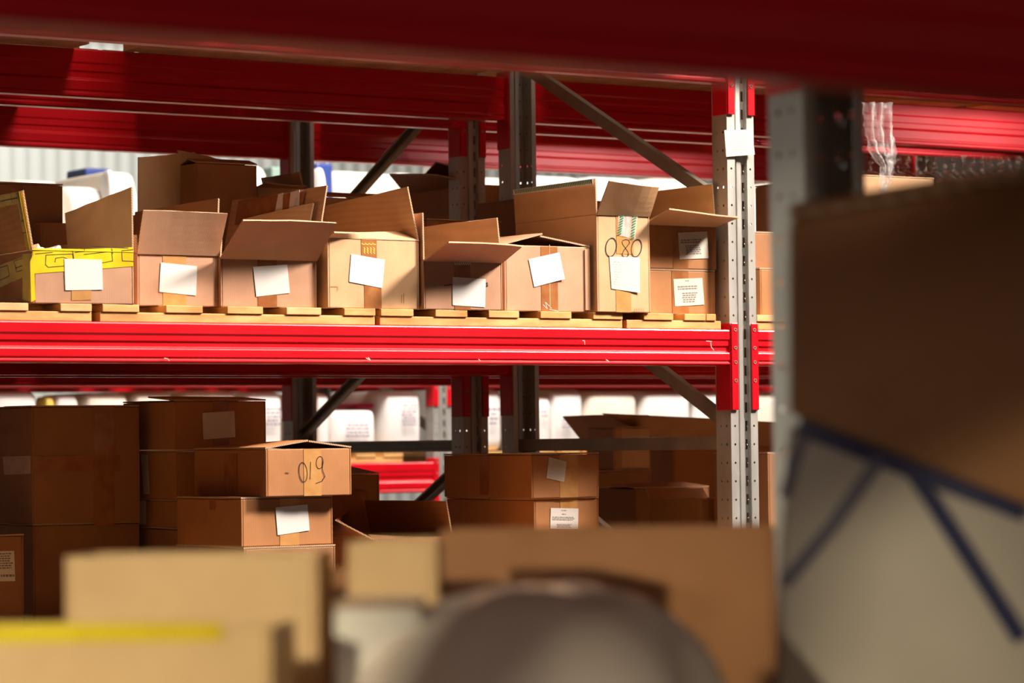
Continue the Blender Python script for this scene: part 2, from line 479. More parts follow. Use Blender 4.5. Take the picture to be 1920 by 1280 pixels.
copy_thing(frame, (XF+BAY, YF, 0), 'distant rack frame behind the hanging film on the right', 0)

# beams of the main rack and the one behind it: (x, y, z, mirrored, label)
def put_beam(src, x, y, z, mir, label):
    if mir: return copy_thing(src, (x+BAY+.065, y, z), label, PI)
    return copy_thing(src, (x, y, z), label, 0)
beam_mid.location = (-BAY, 0, ZM); beam_up.location = (-BAY, 0, ZU)
beam_up['label'] = 'red upper beam over the opened boxes, edge just below the blurred beam'
put_beam(beam_mid, 0, 0, ZM, 0, 'bright red mid-level beam stub right of the tagged post')
put_beam(beam_up, 0, 0, ZU, 0, 'dark red upper beam above the hanging plastic film')
put_beam(beam_mid, -BAY, 0, ZL, 0, 'lower red beam under the stacked boxes, hidden behind the near cartons')
put_beam(beam_mid, 0, 0, ZL, 0, 'lower red beam right of the tagged post, hidden by the near sack')
for x, w in ((-BAY, 'left of'), (0, 'right of')):
    put_beam(beam_mid, x, D, ZM, 1, 'shadowed dark red rear beam at mid level, %s the middle post pair' % w)
    put_beam(beam_up, x, D, ZU, 1, 'glossy red rear beam at upper level with streaky reflections, %s the middle post pair' % w)
    put_beam(beam_mid, x, D, ZL, 1, 'rear beam at lower level, %s the middle post pair' % w)
    put_beam(beam_mid, x, D+G, ZM, 0, 'dark red front beam of the second rack at mid level, %s its post' % w)
    put_beam(beam_up, x, D+G, ZU, 0, 'front beam of the second rack at upper level, thin dark strip %s its post' % w)
    put_beam(beam_mid, x, 2*D+G, ZM, 1, 'rear beam of the second rack at mid level, %s its dark post' % w)
    put_beam(beam_up, x, 2*D+G, ZU, 1, 'wide dull red rear beam of the second rack above the bright gap, %s its dark post' % w)
    put_beam(beam_mid, x, D+G, ZL, 0, 'front beam of the second rack at lower level, %s its post' % w)
    put_beam(beam_mid, x, 2*D+G, ZL, 1, 'rear beam of the second rack at lower level, %s its dark post' % w)
WM[beam_mid.name] = Matrix.Translation(beam_mid.location)
yb_ = -.0075
ribbon('paint_chip', [[hy(308, 671, yb_), hy(314, 672, yb_), hy(317, 676, yb_)], [hy(686, 671, yb_), hy(694, 675, yb_)], [hy(690, 670, yb_), hy(693, 673, yb_)],
                      [hy(897, 673, yb_), hy(900, 676, yb_)], [hy(1092, 638, yb_), hy(1096, 639, yb_), hy(1096, 645, yb_)], [hy(1324, 639, yb_), hy(1334, 640, yb_)],
                      [hy(1332, 642, yb_), hy(1333, 650, yb_), hy(1338, 656, yb_)], [hy(1136, 674, yb_), hy(1141, 677, yb_)]], .0016, Vector((0, -1, 0)), 'label_paper_cream', beam_mid)
# nearest rack: the camera-side beam hangs lower than the aisle-side one
ZN = 2.083
near_beam = make_beam(.150, X0B, X1B, 'large blurred dark red beam across the top of the picture', bolts=False, clen=.247, cdrop=.020)
near_beam.location = (XN-BAY, YN-D, 1.856+.150)
copy_thing(near_beam, (XN, YN-D, 1.856+.150), 'dark red beam of the nearest rack, right of the picture')
copy_thing(near_beam, (XN+.065, YN, ZN+.150), 'aisle-side beam of the nearest rack, its orange-lit connector above the blurred post', PI)
copy_thing(near_beam, (XN+BAY+.065, YN, ZN+.150), 'aisle-side beam of the nearest rack right of the near post, hidden by the lower beam', PI)
for x in (XN-BAY, XN):
    for z, y, mir in ((ZL, YN, 1), (ZL, YN-D, 0)):
        put_beam(beam_mid, x, y, z, mir, 'shelf beam of the nearest rack, below the picture, %s side %s' % ('aisle' if mir else 'camera', 'left' if x < XN else 'right'))
put_beam(near_beam, XN, YN-D, ZN+.150, 0, 'rear beam of the nearest rack right, above the picture')
put_beam(near_beam, XN-BAY, YN-D, ZN+.150, 0, 'rear beam of the nearest rack left, above the picture')
# distant rack
for x in (XF-BAY, XF):
    s = 'left' if x < XF else 'right'
    put_beam(beam_up, x, YF, 1.600+.244+HU, 0, 'sunlit bright red upper beam of the distant rack, %s of its post' % s)
    put_beam(beam_up, x, YF, 1.600-.088, 0, 'sunlit bright red lower beam of the distant rack, %s of its post' % s)
    put_beam(beam_up, x, YF+D, 1.600+.244+HU, 1, 'rear upper beam of the distant rack, %s of its post' % s)
    put_beam(beam_up, x, YF+D, 1.600-.088, 1, 'rear lower beam of the distant rack, %s of its post' % s)

# paper tag on the main post
q = [hy(1357.5, 244, -.006), hy(1409, 243, -.006), hy(1412, 290, -.006), hy(1361, 294, -.006)]
o = quad_plate('paper_tag', q, Vector((0, -1, 0)), .001, 'label_paper_cream', None, t=.0008, seg=6, curl=.006)
tag(o, 'creased cream paper tag taped on the front of the grey post', 'tag')
V = []; Fc = []
rnd = random.Random(3)
for k in range(9):
    v = .2+.075*k; a = .1
    while a < .85:
        b_ = a+rnd.uniform(.03, .1); kk = len(V)
        for (uu, vv) in ((a, v), (b_, v), (b_, v+.025), (a, v+.025)):
            V.append((q[0]*(1-uu)+q[1]*uu)*(1-vv)+(q[3]*(1-uu)+q[2]*uu)*vv+Vector((0, -.0022-.006*uu*uu*vv, 0)))
        Fc.append((kk, kk+1, kk+2, kk+3)); a = b_+.02
mesh_obj('printed_text', V, Fc, 'print_faint', o)

# ------------------------------------------------------------------ pallets
def pallet(X0, X1, slats, y0, depth, z, label, pale=(), group=None, under=False):
    t = thing('wooden_pallet', ((X0+X1)/2, y0+depth/2, z), label, 'pallet', group)
    for y in (y0, y0+depth/2-.05, y0+depth-.1):
        o = box_obj('stringer_board', (X0, X1, y, y+.1, z+.0003, z+.0235), 'pallet_wood', t, .002)
        if under:
            for x in (X0, (X0+X1)/2-.05, X1-.1): pass
    for i, (a, c) in enumerate(slats):
        box_obj('deck_board', (a, c, y0-.004, y0+depth+.004, z+.0237, z+.0237+.018), 'pallet_wood_pale' if i in pale else 'pallet_wood', t, .0015)
    return t
def sx(pairs, y, Y): return [(hy(a, y, Y).x, hy(c, y, Y).x) for a, c in pairs]
YP = .004
pallet(hy(-260, 595, YP).x, hy(172, 595, YP).x, sx([(-255, -190), (-150, -90), (-40, 52), (112, 171)], 578, YP), YP, 1.10, ZM,
       'weathered wooden pallet at the left end of the red shelf, under the yellow-taped box', pale=(2, 3))
pallet(hy(187, 595, YP).x, hy(703, 600, YP).x, sx([(191, 260), (310, 379), (425, 492), (536, 601), (644, 702.5)], 582, YP), YP, 1.10, ZM,
       'wooden pallet under the three boxes right of the yellow-taped one', pale=(3,))
pallet(hy(712, 600, YP).x, hy(1167, 605, YP).x, sx([(713, 774), (815, 875), (915, 972), (1012, 1070), (1111, 1166)], 588, YP), YP, 1.10, ZM,
       'wooden pallet under the box numbered 080 and its left neighbours')
pallet(hy(1175, 605, YP).x, hy(1352, 605, YP).x, sx([(1206, 1261), (1282, 1322), (1323, 1341)], 600, YP), YP, 1.10, ZM,
       'narrow end of a wooden pallet beside the grey tagged post')
pallet(hy(1418, 605, YP).x, 1.1, [(hy(1418, 605, YP).x+.0, hy(1418, 605, YP).x+.1), (.45, .57), (.7, .8), (.95, 1.09)], YP, 1.10, ZM,
       'pale wooden pallet on the shelf right of the tagged post', pale=(0, 1))
# generic pallets elsewhere
def grid_pallet(x, y, z, label, w=.8, n=6, depth=1.08, group=None, skip=()):
    gap = (w-n*.1)/(n-1)
    return pallet(x, x+w, [(x+i*(.1+gap), x+i*(.1+gap)+.1) for i in range(n) if i not in skip], y, depth, z, label, group=group)
for i, x in enumerate((-2.66, -1.80, -.94)):
    grid_pallet(x, .004, ZL, 'pallet below the dark stacked boxes on the lower shelf', group='pallets under the lower stacks')
for i, x in enumerate((.12, .98)):
    grid_pallet(x, .004, ZL, 'pallet on the lower shelf right of the tagged post', group='pallets on the lower right shelf')
for i, x in enumerate((-2.66, -1.80, -.94, .12, .98, 1.84)):
    if x == -1.80: pallet(-1.80, -1.44, [(-1.80, -1.69), (-1.67, -1.56), (-1.54, -1.44)], -.13, 1.22, ZU, 'narrow pallet deck left of the bright opening above the upper beams')
    elif x == -.94: pallet(-1.29, -.14, [(-1.29+.165*k, -1.15+.165*k) for k in range(7)], -.13, 1.22, ZU, 'pallet deck right of the bright opening above the upper beams')
    else: grid_pallet(x, -.13, ZU, 'pallet deck above the upper red beams, seen from below', n=6, depth=1.22, group='pallets on the upper level of the boxed rack')
    if x != -.94: grid_pallet(x, D+G+.02, ZU, 'pallet deck on the upper level of the second rack', n=7, group='pallets on the upper level of the second rack')
    grid_pallet(x, D+G+.02, ZM, 'pallet at mid level of the second rack', group='pallets at mid level of the second rack')
    grid_pallet(x, D+G+.02, ZL, 'pallet on the lower level of the second rack', group='pallets on the lower level of the second rack')
for i, x in enumerate((XF-2.73, XF-1.85, XF-.97, XF+.12, XF+1.0, XF+1.88)):
    grid_pallet(x, YF+.01, 1.6-.088, 'pallet under the white packages on the distant rack', group='pallets on the distant rack')
    grid_pallet(x, YF+.01, 1.6+.244+HU, 'pallet on the upper level of the distant rack', group='upper pallets on the distant rack')
for i, x in enumerate((XN-.9, XN-1.75, XN+.12, XN+.97)):
    grid_pallet(x, YN-D+.02, ZL, 'pallet of the nearest rack, below the picture', group='pallets of the nearest rack')

# ------------------------------------------------------------------ mid level, front row
ZB = ZM+DECK+.0004
YB = .012
# A: yellow-taped box
A = Carton('cardboard_box', 'open box with yellow tape along its torn rim and white paper inside', 61, 251, 470, YB+.0, .40, ZB, 'kraft_pink', rz=-.055, ym=520)
A.side('R', (243, 350), None, warp=.004, m='kraft_light', dz=-.035)
A.side('L', (40, 358), None, warp=.004, m='kraft_tan')
ty = [A.tape([(61, 471), (249, 463), (250, 499), (61, 513)], 'yellow_tape'), A.tape([(56, 490), (63, 473), (66, 562), (58, 566)], 'yellow_tape', off=.0012)]
for o in ty: o['label'] = 'yellow printed tape'
A.tape([(-60, 520), (61, 474), (61, 512), (-60, 565)], 'yellow_tape', left=True)['label'] = 'yellow printed tape'
A.tape([(43, 476), (61, 474), (60, 566), (43, 562)], 'yellow_tape', left=True, off=.001)['label'] = 'yellow printed tape'
A.ink([[(86, 478), (136, 476), (138, 497), (90, 501), (85, 496), (86, 478)], [(103, 491), (104, 484), (118, 482), (128, 486), (127, 491)],
       [(157, 477), (209, 471), (211, 489), (190, 493)], [(228, 470), (249, 468)], [(228, 470), (229, 489), (250, 490)], [(136, 470), (138, 484)], [(209, 466), (211, 475)],
       [(66, 476), (98, 473)], [(140, 473), (158, 471), (158, 466)], [(170, 462), (240, 465)]], .0016, name='tape_print')
A.ink([[(27, 490), (58, 478), (59, 500), (32, 510), (27, 490)], [(30, 503), (52, 494)], [(-5, 504), (15, 497), (18, 517), (-5, 528)]], .0016, left=True, name='tape_print')
A.tape([(134, 543), (171, 543), (171, 562), (134, 563)], 'tan_tape')
A.label([(120, 485), (190.5, 487), (192.5, 543), (122, 544)])
# tape rim on top of the front wall and on the left flap
quad_plate('packing_tape', [A.P(0, -.002, A.h-.002), A.P(A.w, -.002, A.h-.002), A.P(A.w, .010, A.h+.004), A.P(0, .010, A.h+.002)], Vector((0, 0, 1)), .001, 'yellow_tape', A.root, t=.0008)
fa = A.P(0, 0, A.h); fb = hit(40, 358, fa, A.n); lb = A.P(0, A.d, A.h) + (fb-fa)
lean = (fb-fa); nl = A.dy.cross(lean).normalized()
if nl.dot(-A.dx) < 0: nl = -nl
def LF(u, v): return fa + A.dy*u + lean*v
for q in ([LF(-.003, 0), LF(.02, 0), LF(.02, 1), LF(-.003, 1)], [LF(0, .80), LF(.25, .80), LF(.25, 1.0), LF(0, 1.0)]):
    quad_plate('packing_tape', q, nl, .0065, 'yellow_tape', A.root)['label'] = 'yellow printed tape'
ribbon('tape_print', [[LF(.05, .84), LF(.05, .97)], [LF(.01, .90), LF(.05, .90), LF(.12, .90)], [LF(.005, .97), LF(.005, .83)], [LF(.008, .8), LF(.008, .5)], [LF(.002, .5), LF(.016, .5)], [LF(.002, .3), LF(.016, .3)]], .0018, nl, 'marker_ink', A.root, off=.0082)
# white paper bundle lying inside
V = []; Fc = []
nx = 14
for j in range(6):
    for i in range(nx+1):
        a, b_ = .02+(.34 if A.w > .3 else A.w*.55)*i/nx*.62, .03+.3*j/5
        V.append(A.P(a, b_, A.h+.004+.010*math.sin(i*.9)*math.cos(j*.8)+.006*math.sin(i*2.1)-(.012 if i in (0, nx) else 0)))
k = len(V); V += [v-Vector((0, 0, .06)) for v in V]
for j in range(5):
    for i in range(nx):
        a = j*(nx+1)+i; Fc.append((a, a+1, a+nx+2, a+nx+1)); Fc.append((k+a, k+a+nx+1, k+a+nx+2, k+a+1))
for i in range(nx): Fc.append((i, i+1, k+i+1, k+i)); Fc.append((5*(nx+1)+i, 5*(nx+1)+i+1, k+5*(nx+1)+i+1, k+5*(nx+1)+i))
for j in range(5): Fc.append((j*(nx+1), (j+1)*(nx+1), k+(j+1)*(nx+1), k+j*(nx+1))); Fc.append((j*(nx+1)+nx, (j+1)*(nx+1)+nx, k+(j+1)*(nx+1)+nx, k+j*(nx+1)+nx))
tag(mesh_obj('packing_paper', V, Fc, 'white_wrap'), 'crumpled white packing paper on top of the yellow-taped box', 'paper')

# B
B = Carton('cardboard_box', 'reddish box with upright front flap and square white label, right of the yellow-taped box', 257, 409, 477, YB+.03, .46, ZB, 'kraft_pink', ym=520)
B.front((269, 394), (425, 399)); B.side('R', (410, 372), warp=.002, m='kraft_brown'); B.side('L', (255, 440), warp=.002)
B.vtape(306, 350, 'tan_tape', 0, .98)
B.label([(301, 492), (369, 499), (367, 554), (298, 547)])
B.ink([[(299, 545.5), (366, 552.5)]], .0008, name='printed_line', m='print_faint')
for q in ([(325, 381), (347, 379), (345, 388), (318, 388)], [(360, 377), (380, 375), (372, 385), (364, 385)]):
    f = hit(410, 372, B.P(B.w, 0, B.h), B.n); 
# C
Cc = Carton('cardboard_box', 'box with front flap leaning out, third from the left, tilted white label', 413, 594, 485, YB+.02, .50, ZB, 'kraft_pink', ym=530)
Cc.front((455, 411), (630, 417)); Cc.side('R', (613, 348), warp=.002, m='kraft_tan')
Cc.side('L', (414, 430), warp=.002)
fl_a = Cc.P(Cc.w-.004, 0, Cc.h); fl_f = hit(613, 348, fl_a, Cc.n); ln = fl_f-fl_a; nn = Cc.dy.cross(ln).normalized()
if nn.dot(-Cc.dx) < 0: nn = -nn
def RF(u, v): return fl_a + Cc.dy*u + ln*v
quad_plate('packing_tape', [RF(.10, .62), RF(.45, .62), RF(.45, .96), RF(.10, .96)], nn, .006, 'brown_tape', Cc.root)
quad_plate('torn_label', [RF(.105, .55), RF(.16, .52), RF(.17, .97), RF(.125, .99)], nn, .007, 'label_paper', Cc.root)['label'] = 'torn white label'
quad_plate('torn_label', [RF(.19, .50), RF(.24, .40), RF(.235, .97), RF(.21, .98)], nn, .007, 'label_paper', Cc.root)['label'] = 'torn white label'
quad_plate('printed_text', [RF(.125, .62), RF(.138, .62), RF(.138, .88), RF(.125, .88)], nn, .008, 'print_faint', Cc.root)
# inner flap standing in front of it
pa = Cc.P(Cc.w-.03, .03, Cc.h-.02); pf = hit(586, 380, pa, Cc.n); d_ = pf-pa
panel('flap', [pa, pa+Cc.dy*.36, pa+Cc.dy*.36+d_*.9, pf], .004, 'kraft_light', Cc.root, .002)
Cc.vtape(484, 520, 'brown_tape', 0, .99)
Cc.label([(474, 500), (538, 496), (543, 549), (480, 556)])
# D
Dd = Carton('cardboard_box', 'wide light box with patterned tape and tilted white label, fourth from the left', 614, 786, 446, YB-.004, .44, ZB, 'kraft_yellow', rz=.015, ym=510)
Dd.front((626, 432.5), (757, 434), m='kraft_yellow'); Dd.side('R', (765, 350), warp=.003, m='kraft_yellow', dz=-.02)
Dd.vtape(679, 708, 'brown_tape', .55, .99); Dd.vtape(684, 716, 'brown_tape', 0, .42)
Dd.label([(658, 476), (721, 487), (716, 540), (654, 528)])
Dd.ink([[(619, 537), (633, 537), (633, 545)], [(753, 552), (753, 568)], [(757, 550), (757, 569)]], .0012, name='printed_mark', m='kraft_brown')
Dd.ink([[(678+i*3.4, 456+(i % 2)*2), (680+i*3.4, 458)] for i in range(8)] + [[(682+6*(i % 4), 464+4*(i//4)), (684+6*(i % 4), 467+4*(i//4))] for i in range(12)], .0022, name='tape_print', m='yellow_plastic')
# E
E_ = Carton('cardboard_box', 'small box with nearly level front flap and square label over a pen mark', 794, 942, 489, YB-.012, .42, ZB, 'kraft_pink', ym=530)
E_.front((841, 451), (979, 461)); E_.side('R', (932, 408), warp=.002, m='kraft_light'); E_.side('L', (791, 399), warp=.001)
E_.vtape(853, 883, 'brown_tape', .0, .99)
E_.ink([[(833, 535), (848, 533)], [(909, 532), (913, 530), (914, 536), (909, 537)]], .0022)
E_.ink([[(852+i*4, 493), (854+i*4, 496)] for i in range(8)], .003, name='tape_print', m='label_paper')
E_.label([(848, 519), (910, 523), (909, 576), (848, 572)])
# F
Ff = Carton('cardboard_box', 'box with half-closed arched lid and tilted curling label, left of box 080', 946, 1106, 461, YB-.0, .40, ZB, 'kraft_pink', ym=520)
a, b_ = Ff.P(0, 0, Ff.h), Ff.P(Ff.w, 0, Ff.h)
pk = hit(1045, 443, Ff.P(Ff.w*.5, .10, 0), Ff.n)
panel('flap', [Ff.P(Ff.w, 0, Ff.h), Ff.P(Ff.w, Ff.d, Ff.h), Ff.P(Ff.w*.42, Ff.d, Ff.h+.03), Ff.P(Ff.w*.42, .0, Ff.h+.024)], .004, 'kraft_pink', Ff.root, .002)
panel('flap', [Ff.P(0, Ff.d, Ff.h), Ff.P(0, 0, Ff.h), Ff.P(Ff.w*.45, .0, Ff.h+.028), Ff.P(Ff.w*.45, Ff.d, Ff.h+.034)], .004, 'kraft_pink', Ff.root, .002)
box_obj('folded_edge', (Ff.o.x+Ff.w-.018, Ff.o.x+Ff.w-.002, Ff.o.y-.004, Ff.o.y-.001, ZB+.004, Ff.zt-.006), 'kraft_pink', Ff.root, .001)
Ff.vtape(1016, 1047, 'brown_tape', 0, .99)
Ff.ink([[(1030, 459), (1031, 580)]], .0014, name='tape_seam', m='kraft_light')
Ff.ink([[(1018, 571), (1026, 579), (1022, 566), (1034, 578)], [(1030, 580), (1046, 583)]], .0012, name='tape_seam', m='label_paper')
Ff.label([(990.5, 486), (1048, 473), (1057, 523), (1001, 538)], curl=.004)
# G: 080
Gg = Carton('cardboard_box', 'tall box marked 080 in pen with green-striped tape under its flap', 1119, 1219, 403, YB-.02, .385, ZB, 'kraft_yellow', ym=500)
Gg.front((1143, 340), (1233, 348), warp=.006)
Gg.side('L', (1115, 335), warp=.002, m='kraft_yellow')
ga = Gg.P(0, 0, Gg.h); gf = hit(1115, 335, ga, Gg.n); gl = gf-ga; gn = Gg.dy.cross(gl).normalized()
if gn.dot(-Gg.dx) < 0: gn = -gn
def GF(u, v): return ga + Gg.dy*u + gl*v
st = quad_plate('striped_tape', [GF(0, .84), GF(.38, .84), GF(.38, 1.0), GF(0, 1.0)], gn, .006, 'label_paper', Gg.root)
st['label'] = 'white tape with green stripes'
V = []; Fc = []
for i in range(46):
    u = .004+i*.008; k = len(V)
    V += [GF(u, .87)+gn*.0075, GF(u+.0038, .87)+gn*.0075, GF(u+.0068, .98)+gn*.0075, GF(u+.003, .98)+gn*.0075]; Fc.append((k, k+1, k+2, k+3))
mesh_obj('tape_stripes', V, Fc, 'green_ink', st)
Gg.vtape(1156, 1184, 'tan_tape', 0, .30); Gg.vtape(1158, 1190, 'tan_tape', .60, .99)
fo = Gg.tape([(1158, 394), (1196, 397), (1190, 448), (1158, 441)], 'clear_film', name='film_patch', off=.002); fo['label'] = 'clear film patch with green stripes'
V = []; Fc = []
for (xa, ya, xb, yb) in ((1166, 398, 1160, 441), (1189, 402, 1184, 449)):
    for i in range(9):
        f = i/9; x = xa+(xb-xa)*f; y = ya+(yb-ya)*f; k = len(V)
        for (px_, py_) in ((x-3, y+2.5), (x+3, y), (x+3, y+2.4), (x-3, y+4.9)): V.append(Gg.on(px_, py_)+Gg.n*.0035)
        Fc.append((k, k+1, k+2, k+3))
mesh_obj('tape_stripes', V, Fc, 'green_ink', fo)
def ell(cx, cy, rx, ry, tilt=0, a0=0, a1=2*PI, n=26):
    o = []
    for i in range(n+1):
        t = a0+(a1-a0)*i/n; x, y = rx*math.cos(t), ry*math.sin(t)
        o.append((cx+x*math.cos(tilt)-y*math.sin(tilt), cy+x*math.sin(tilt)+y*math.cos(tilt)))
    return o
Gg.ink([ell(1145.5, 463.5, 10, 17.5, .15), ell(1193, 465, 9.5, 16.5, .2),
        [(1166, 453), (1167, 458), (1172, 465), (1177, 472), (1178, 478), (1174, 482), (1168, 481), (1166, 476), (1170, 468), (1176, 461), (1180, 455), (1178, 450), (1172, 449), (1167, 451)]], .0024)
Gg.label([(1142, 481), (1199, 482.5), (1198, 549), (1146, 541)], curl=.003, m='label_paper_cream', text=[(.1, .95, .1, .85, 11)], faint=True)
Gg.ink([[(1190+i*4, 578), (1190+i*4, 585)] for i in range(5)], .0012, name='printed_mark', m='kraft_brown')
# H: two boxes by the post
H2 = Carton('cardboard_box', 'lower of the two labelled boxes beside the grey tagged post', 1207, 1341, 508, YB+.03, .45, ZB, 'kraft_orange', ym=550)
H2.close(); H2.vtape(1261, 1292, 'brown_tape', 0, 1)
H2.label([(1262, 523), (1316, 521), (1320, 571), (1265, 574)], m='label_paper_cream', text=[(.05, .12, .4, .6, 1), (.25, .42, .1, .85, 2), (.5, .9, .25, .8, 5)])
H1 = Carton('cardboard_box', 'upper of the two labelled boxes beside the grey post, lid flap sticking out', 1207, 1343, 421, YB+.03, .45, H2.zt+.006, 'kraft_orange', ym=460)
H1.front((1255, 392), (1385, 404), m='kraft_yellow'); H1.side('R', (1334, 345), warp=.002, m='kraft_light'); H1.back(.10)
H1.vtape(1264, 1292, 'brown_tape', 0, 1)
H1.label([(1271, 436), (1325, 434), (1328, 484), (1274, 486)], m='label_paper_cream', text=[(.08, .14, .5, .6, 1), (.25, .42, .05, .8, 2), (.48, .85, .2, .75, 5)])

# right bay of the shelf, glimpsed past the post
R1 = Carton('cardboard_box', 'orange-brown box on the pale pallet just right of the tagged post', 1425, 1500, 506, YB+.02, .4, ZB, 'kraft_orange', ym=550); R1.close()
R2 = Carton('cardboard_box', 'dark box standing on the orange-brown box right of the tagged post', 1405, 1490, 438, YB+.1, .35, R1.zt+.006, 'kraft_brown', ym=470)
R2.back(.05); R2.close()
R3 = Carton('cardboard_box', 'tan carton behind the hanging plastic film on the right', 1600, 1752, 333, .10, .45, ZB, 'kraft_yellow', ym=380)
R3.close()

# ------------------------------------------------------------------ mid level, behind the front row
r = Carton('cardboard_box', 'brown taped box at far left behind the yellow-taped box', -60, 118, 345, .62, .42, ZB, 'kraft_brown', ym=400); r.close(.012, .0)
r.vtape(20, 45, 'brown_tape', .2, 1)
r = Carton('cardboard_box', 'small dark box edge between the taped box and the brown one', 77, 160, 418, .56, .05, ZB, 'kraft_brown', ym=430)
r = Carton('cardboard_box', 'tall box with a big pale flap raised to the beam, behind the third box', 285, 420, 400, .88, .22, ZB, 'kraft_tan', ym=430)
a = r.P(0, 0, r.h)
panel('flap', [hy(258, 460, .86), hy(372, 460, .86), hy(366, 286, .86), hy(257, 296, .86)], .005, 'kraft_light', r.root, .004)  # lighter board stands in for light falling on the raised flap
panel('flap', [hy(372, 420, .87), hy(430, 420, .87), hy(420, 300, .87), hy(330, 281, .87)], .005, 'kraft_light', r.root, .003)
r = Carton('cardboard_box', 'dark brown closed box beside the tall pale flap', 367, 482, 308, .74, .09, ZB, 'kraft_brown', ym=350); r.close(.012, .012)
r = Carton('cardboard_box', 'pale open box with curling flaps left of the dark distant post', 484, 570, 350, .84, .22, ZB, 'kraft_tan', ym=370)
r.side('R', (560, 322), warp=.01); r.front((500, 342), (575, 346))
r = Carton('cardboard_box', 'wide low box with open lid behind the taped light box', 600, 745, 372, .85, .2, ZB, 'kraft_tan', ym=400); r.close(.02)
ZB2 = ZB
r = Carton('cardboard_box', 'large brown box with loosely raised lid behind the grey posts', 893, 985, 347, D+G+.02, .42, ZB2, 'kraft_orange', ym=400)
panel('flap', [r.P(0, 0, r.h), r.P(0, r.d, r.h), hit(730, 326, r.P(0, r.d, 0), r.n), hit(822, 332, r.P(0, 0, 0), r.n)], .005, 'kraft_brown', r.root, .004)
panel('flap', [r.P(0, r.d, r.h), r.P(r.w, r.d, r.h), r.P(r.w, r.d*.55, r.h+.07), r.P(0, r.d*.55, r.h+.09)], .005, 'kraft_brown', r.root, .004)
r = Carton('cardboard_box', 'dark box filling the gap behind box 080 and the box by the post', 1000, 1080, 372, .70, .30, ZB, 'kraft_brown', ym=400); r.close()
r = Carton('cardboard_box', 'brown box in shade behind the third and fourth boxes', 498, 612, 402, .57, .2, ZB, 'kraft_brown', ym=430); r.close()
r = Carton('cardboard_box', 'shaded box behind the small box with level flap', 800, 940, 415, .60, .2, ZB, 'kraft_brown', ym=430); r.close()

# ------------------------------------------------------------------ lower level
ZS = ZL+DECK+.0004
def zat(x, y, Y): return hy(x, y, Y).z
# stack with 019 : front column
YF1 = .03
z1 = zat(540, 1022, YF1); hh = (z1-ZS)/2
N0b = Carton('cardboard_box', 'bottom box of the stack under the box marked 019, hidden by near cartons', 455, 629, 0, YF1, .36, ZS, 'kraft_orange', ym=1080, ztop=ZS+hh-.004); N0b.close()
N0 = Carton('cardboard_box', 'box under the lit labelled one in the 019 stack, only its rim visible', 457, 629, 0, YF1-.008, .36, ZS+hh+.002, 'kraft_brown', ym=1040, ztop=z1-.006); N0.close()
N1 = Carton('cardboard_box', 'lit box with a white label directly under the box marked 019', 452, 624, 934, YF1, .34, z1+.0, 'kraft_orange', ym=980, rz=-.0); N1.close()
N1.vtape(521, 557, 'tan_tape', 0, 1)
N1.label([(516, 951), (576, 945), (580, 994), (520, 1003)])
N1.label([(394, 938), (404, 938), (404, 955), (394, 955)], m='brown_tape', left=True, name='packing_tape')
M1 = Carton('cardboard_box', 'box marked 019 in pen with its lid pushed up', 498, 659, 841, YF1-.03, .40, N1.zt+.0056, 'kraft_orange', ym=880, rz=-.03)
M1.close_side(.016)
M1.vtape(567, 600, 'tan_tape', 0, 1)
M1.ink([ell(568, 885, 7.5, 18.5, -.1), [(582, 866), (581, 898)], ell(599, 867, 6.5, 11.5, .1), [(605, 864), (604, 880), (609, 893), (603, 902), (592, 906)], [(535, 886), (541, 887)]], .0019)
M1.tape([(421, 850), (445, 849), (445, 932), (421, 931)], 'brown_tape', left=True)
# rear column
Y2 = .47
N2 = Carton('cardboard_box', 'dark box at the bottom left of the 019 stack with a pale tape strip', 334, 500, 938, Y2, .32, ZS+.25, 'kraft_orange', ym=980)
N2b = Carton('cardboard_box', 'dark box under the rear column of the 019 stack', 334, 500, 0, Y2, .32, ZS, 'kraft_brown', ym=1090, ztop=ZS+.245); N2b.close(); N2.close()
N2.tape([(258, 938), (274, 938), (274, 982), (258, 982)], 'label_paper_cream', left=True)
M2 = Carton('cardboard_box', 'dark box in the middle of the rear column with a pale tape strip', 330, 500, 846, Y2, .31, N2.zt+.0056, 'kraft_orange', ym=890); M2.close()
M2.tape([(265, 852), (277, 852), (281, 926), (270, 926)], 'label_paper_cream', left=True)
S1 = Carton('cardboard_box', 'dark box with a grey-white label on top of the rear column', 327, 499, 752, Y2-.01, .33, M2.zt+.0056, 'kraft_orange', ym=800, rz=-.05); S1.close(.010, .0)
S1.vtape(398, 428, 'brown_tape', 0, 1)
S1.label([(379, 774), (439, 770), (441, 819), (381, 824)])
S1.tape([(241, 764), (252, 764), (254, 790), (243, 790)], 'label_paper_cream', left=True)
# big dark carton at left
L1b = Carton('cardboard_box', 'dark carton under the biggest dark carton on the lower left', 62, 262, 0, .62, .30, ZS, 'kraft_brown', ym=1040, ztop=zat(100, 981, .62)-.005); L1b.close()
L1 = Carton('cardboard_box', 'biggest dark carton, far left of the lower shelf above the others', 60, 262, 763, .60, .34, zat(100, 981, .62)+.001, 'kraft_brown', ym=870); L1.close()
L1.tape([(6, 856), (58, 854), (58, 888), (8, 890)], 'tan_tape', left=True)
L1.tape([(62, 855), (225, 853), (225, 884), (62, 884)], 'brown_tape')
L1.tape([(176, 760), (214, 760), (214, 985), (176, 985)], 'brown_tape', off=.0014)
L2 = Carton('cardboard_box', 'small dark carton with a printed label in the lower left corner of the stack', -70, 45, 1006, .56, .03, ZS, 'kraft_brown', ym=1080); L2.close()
L2.label([(-30, 1034), (26, 1032), (28, 1089), (-30, 1090)], text=[(.05, .6, .3, .95, 7), (.75, .88, .5, 1., 1)])
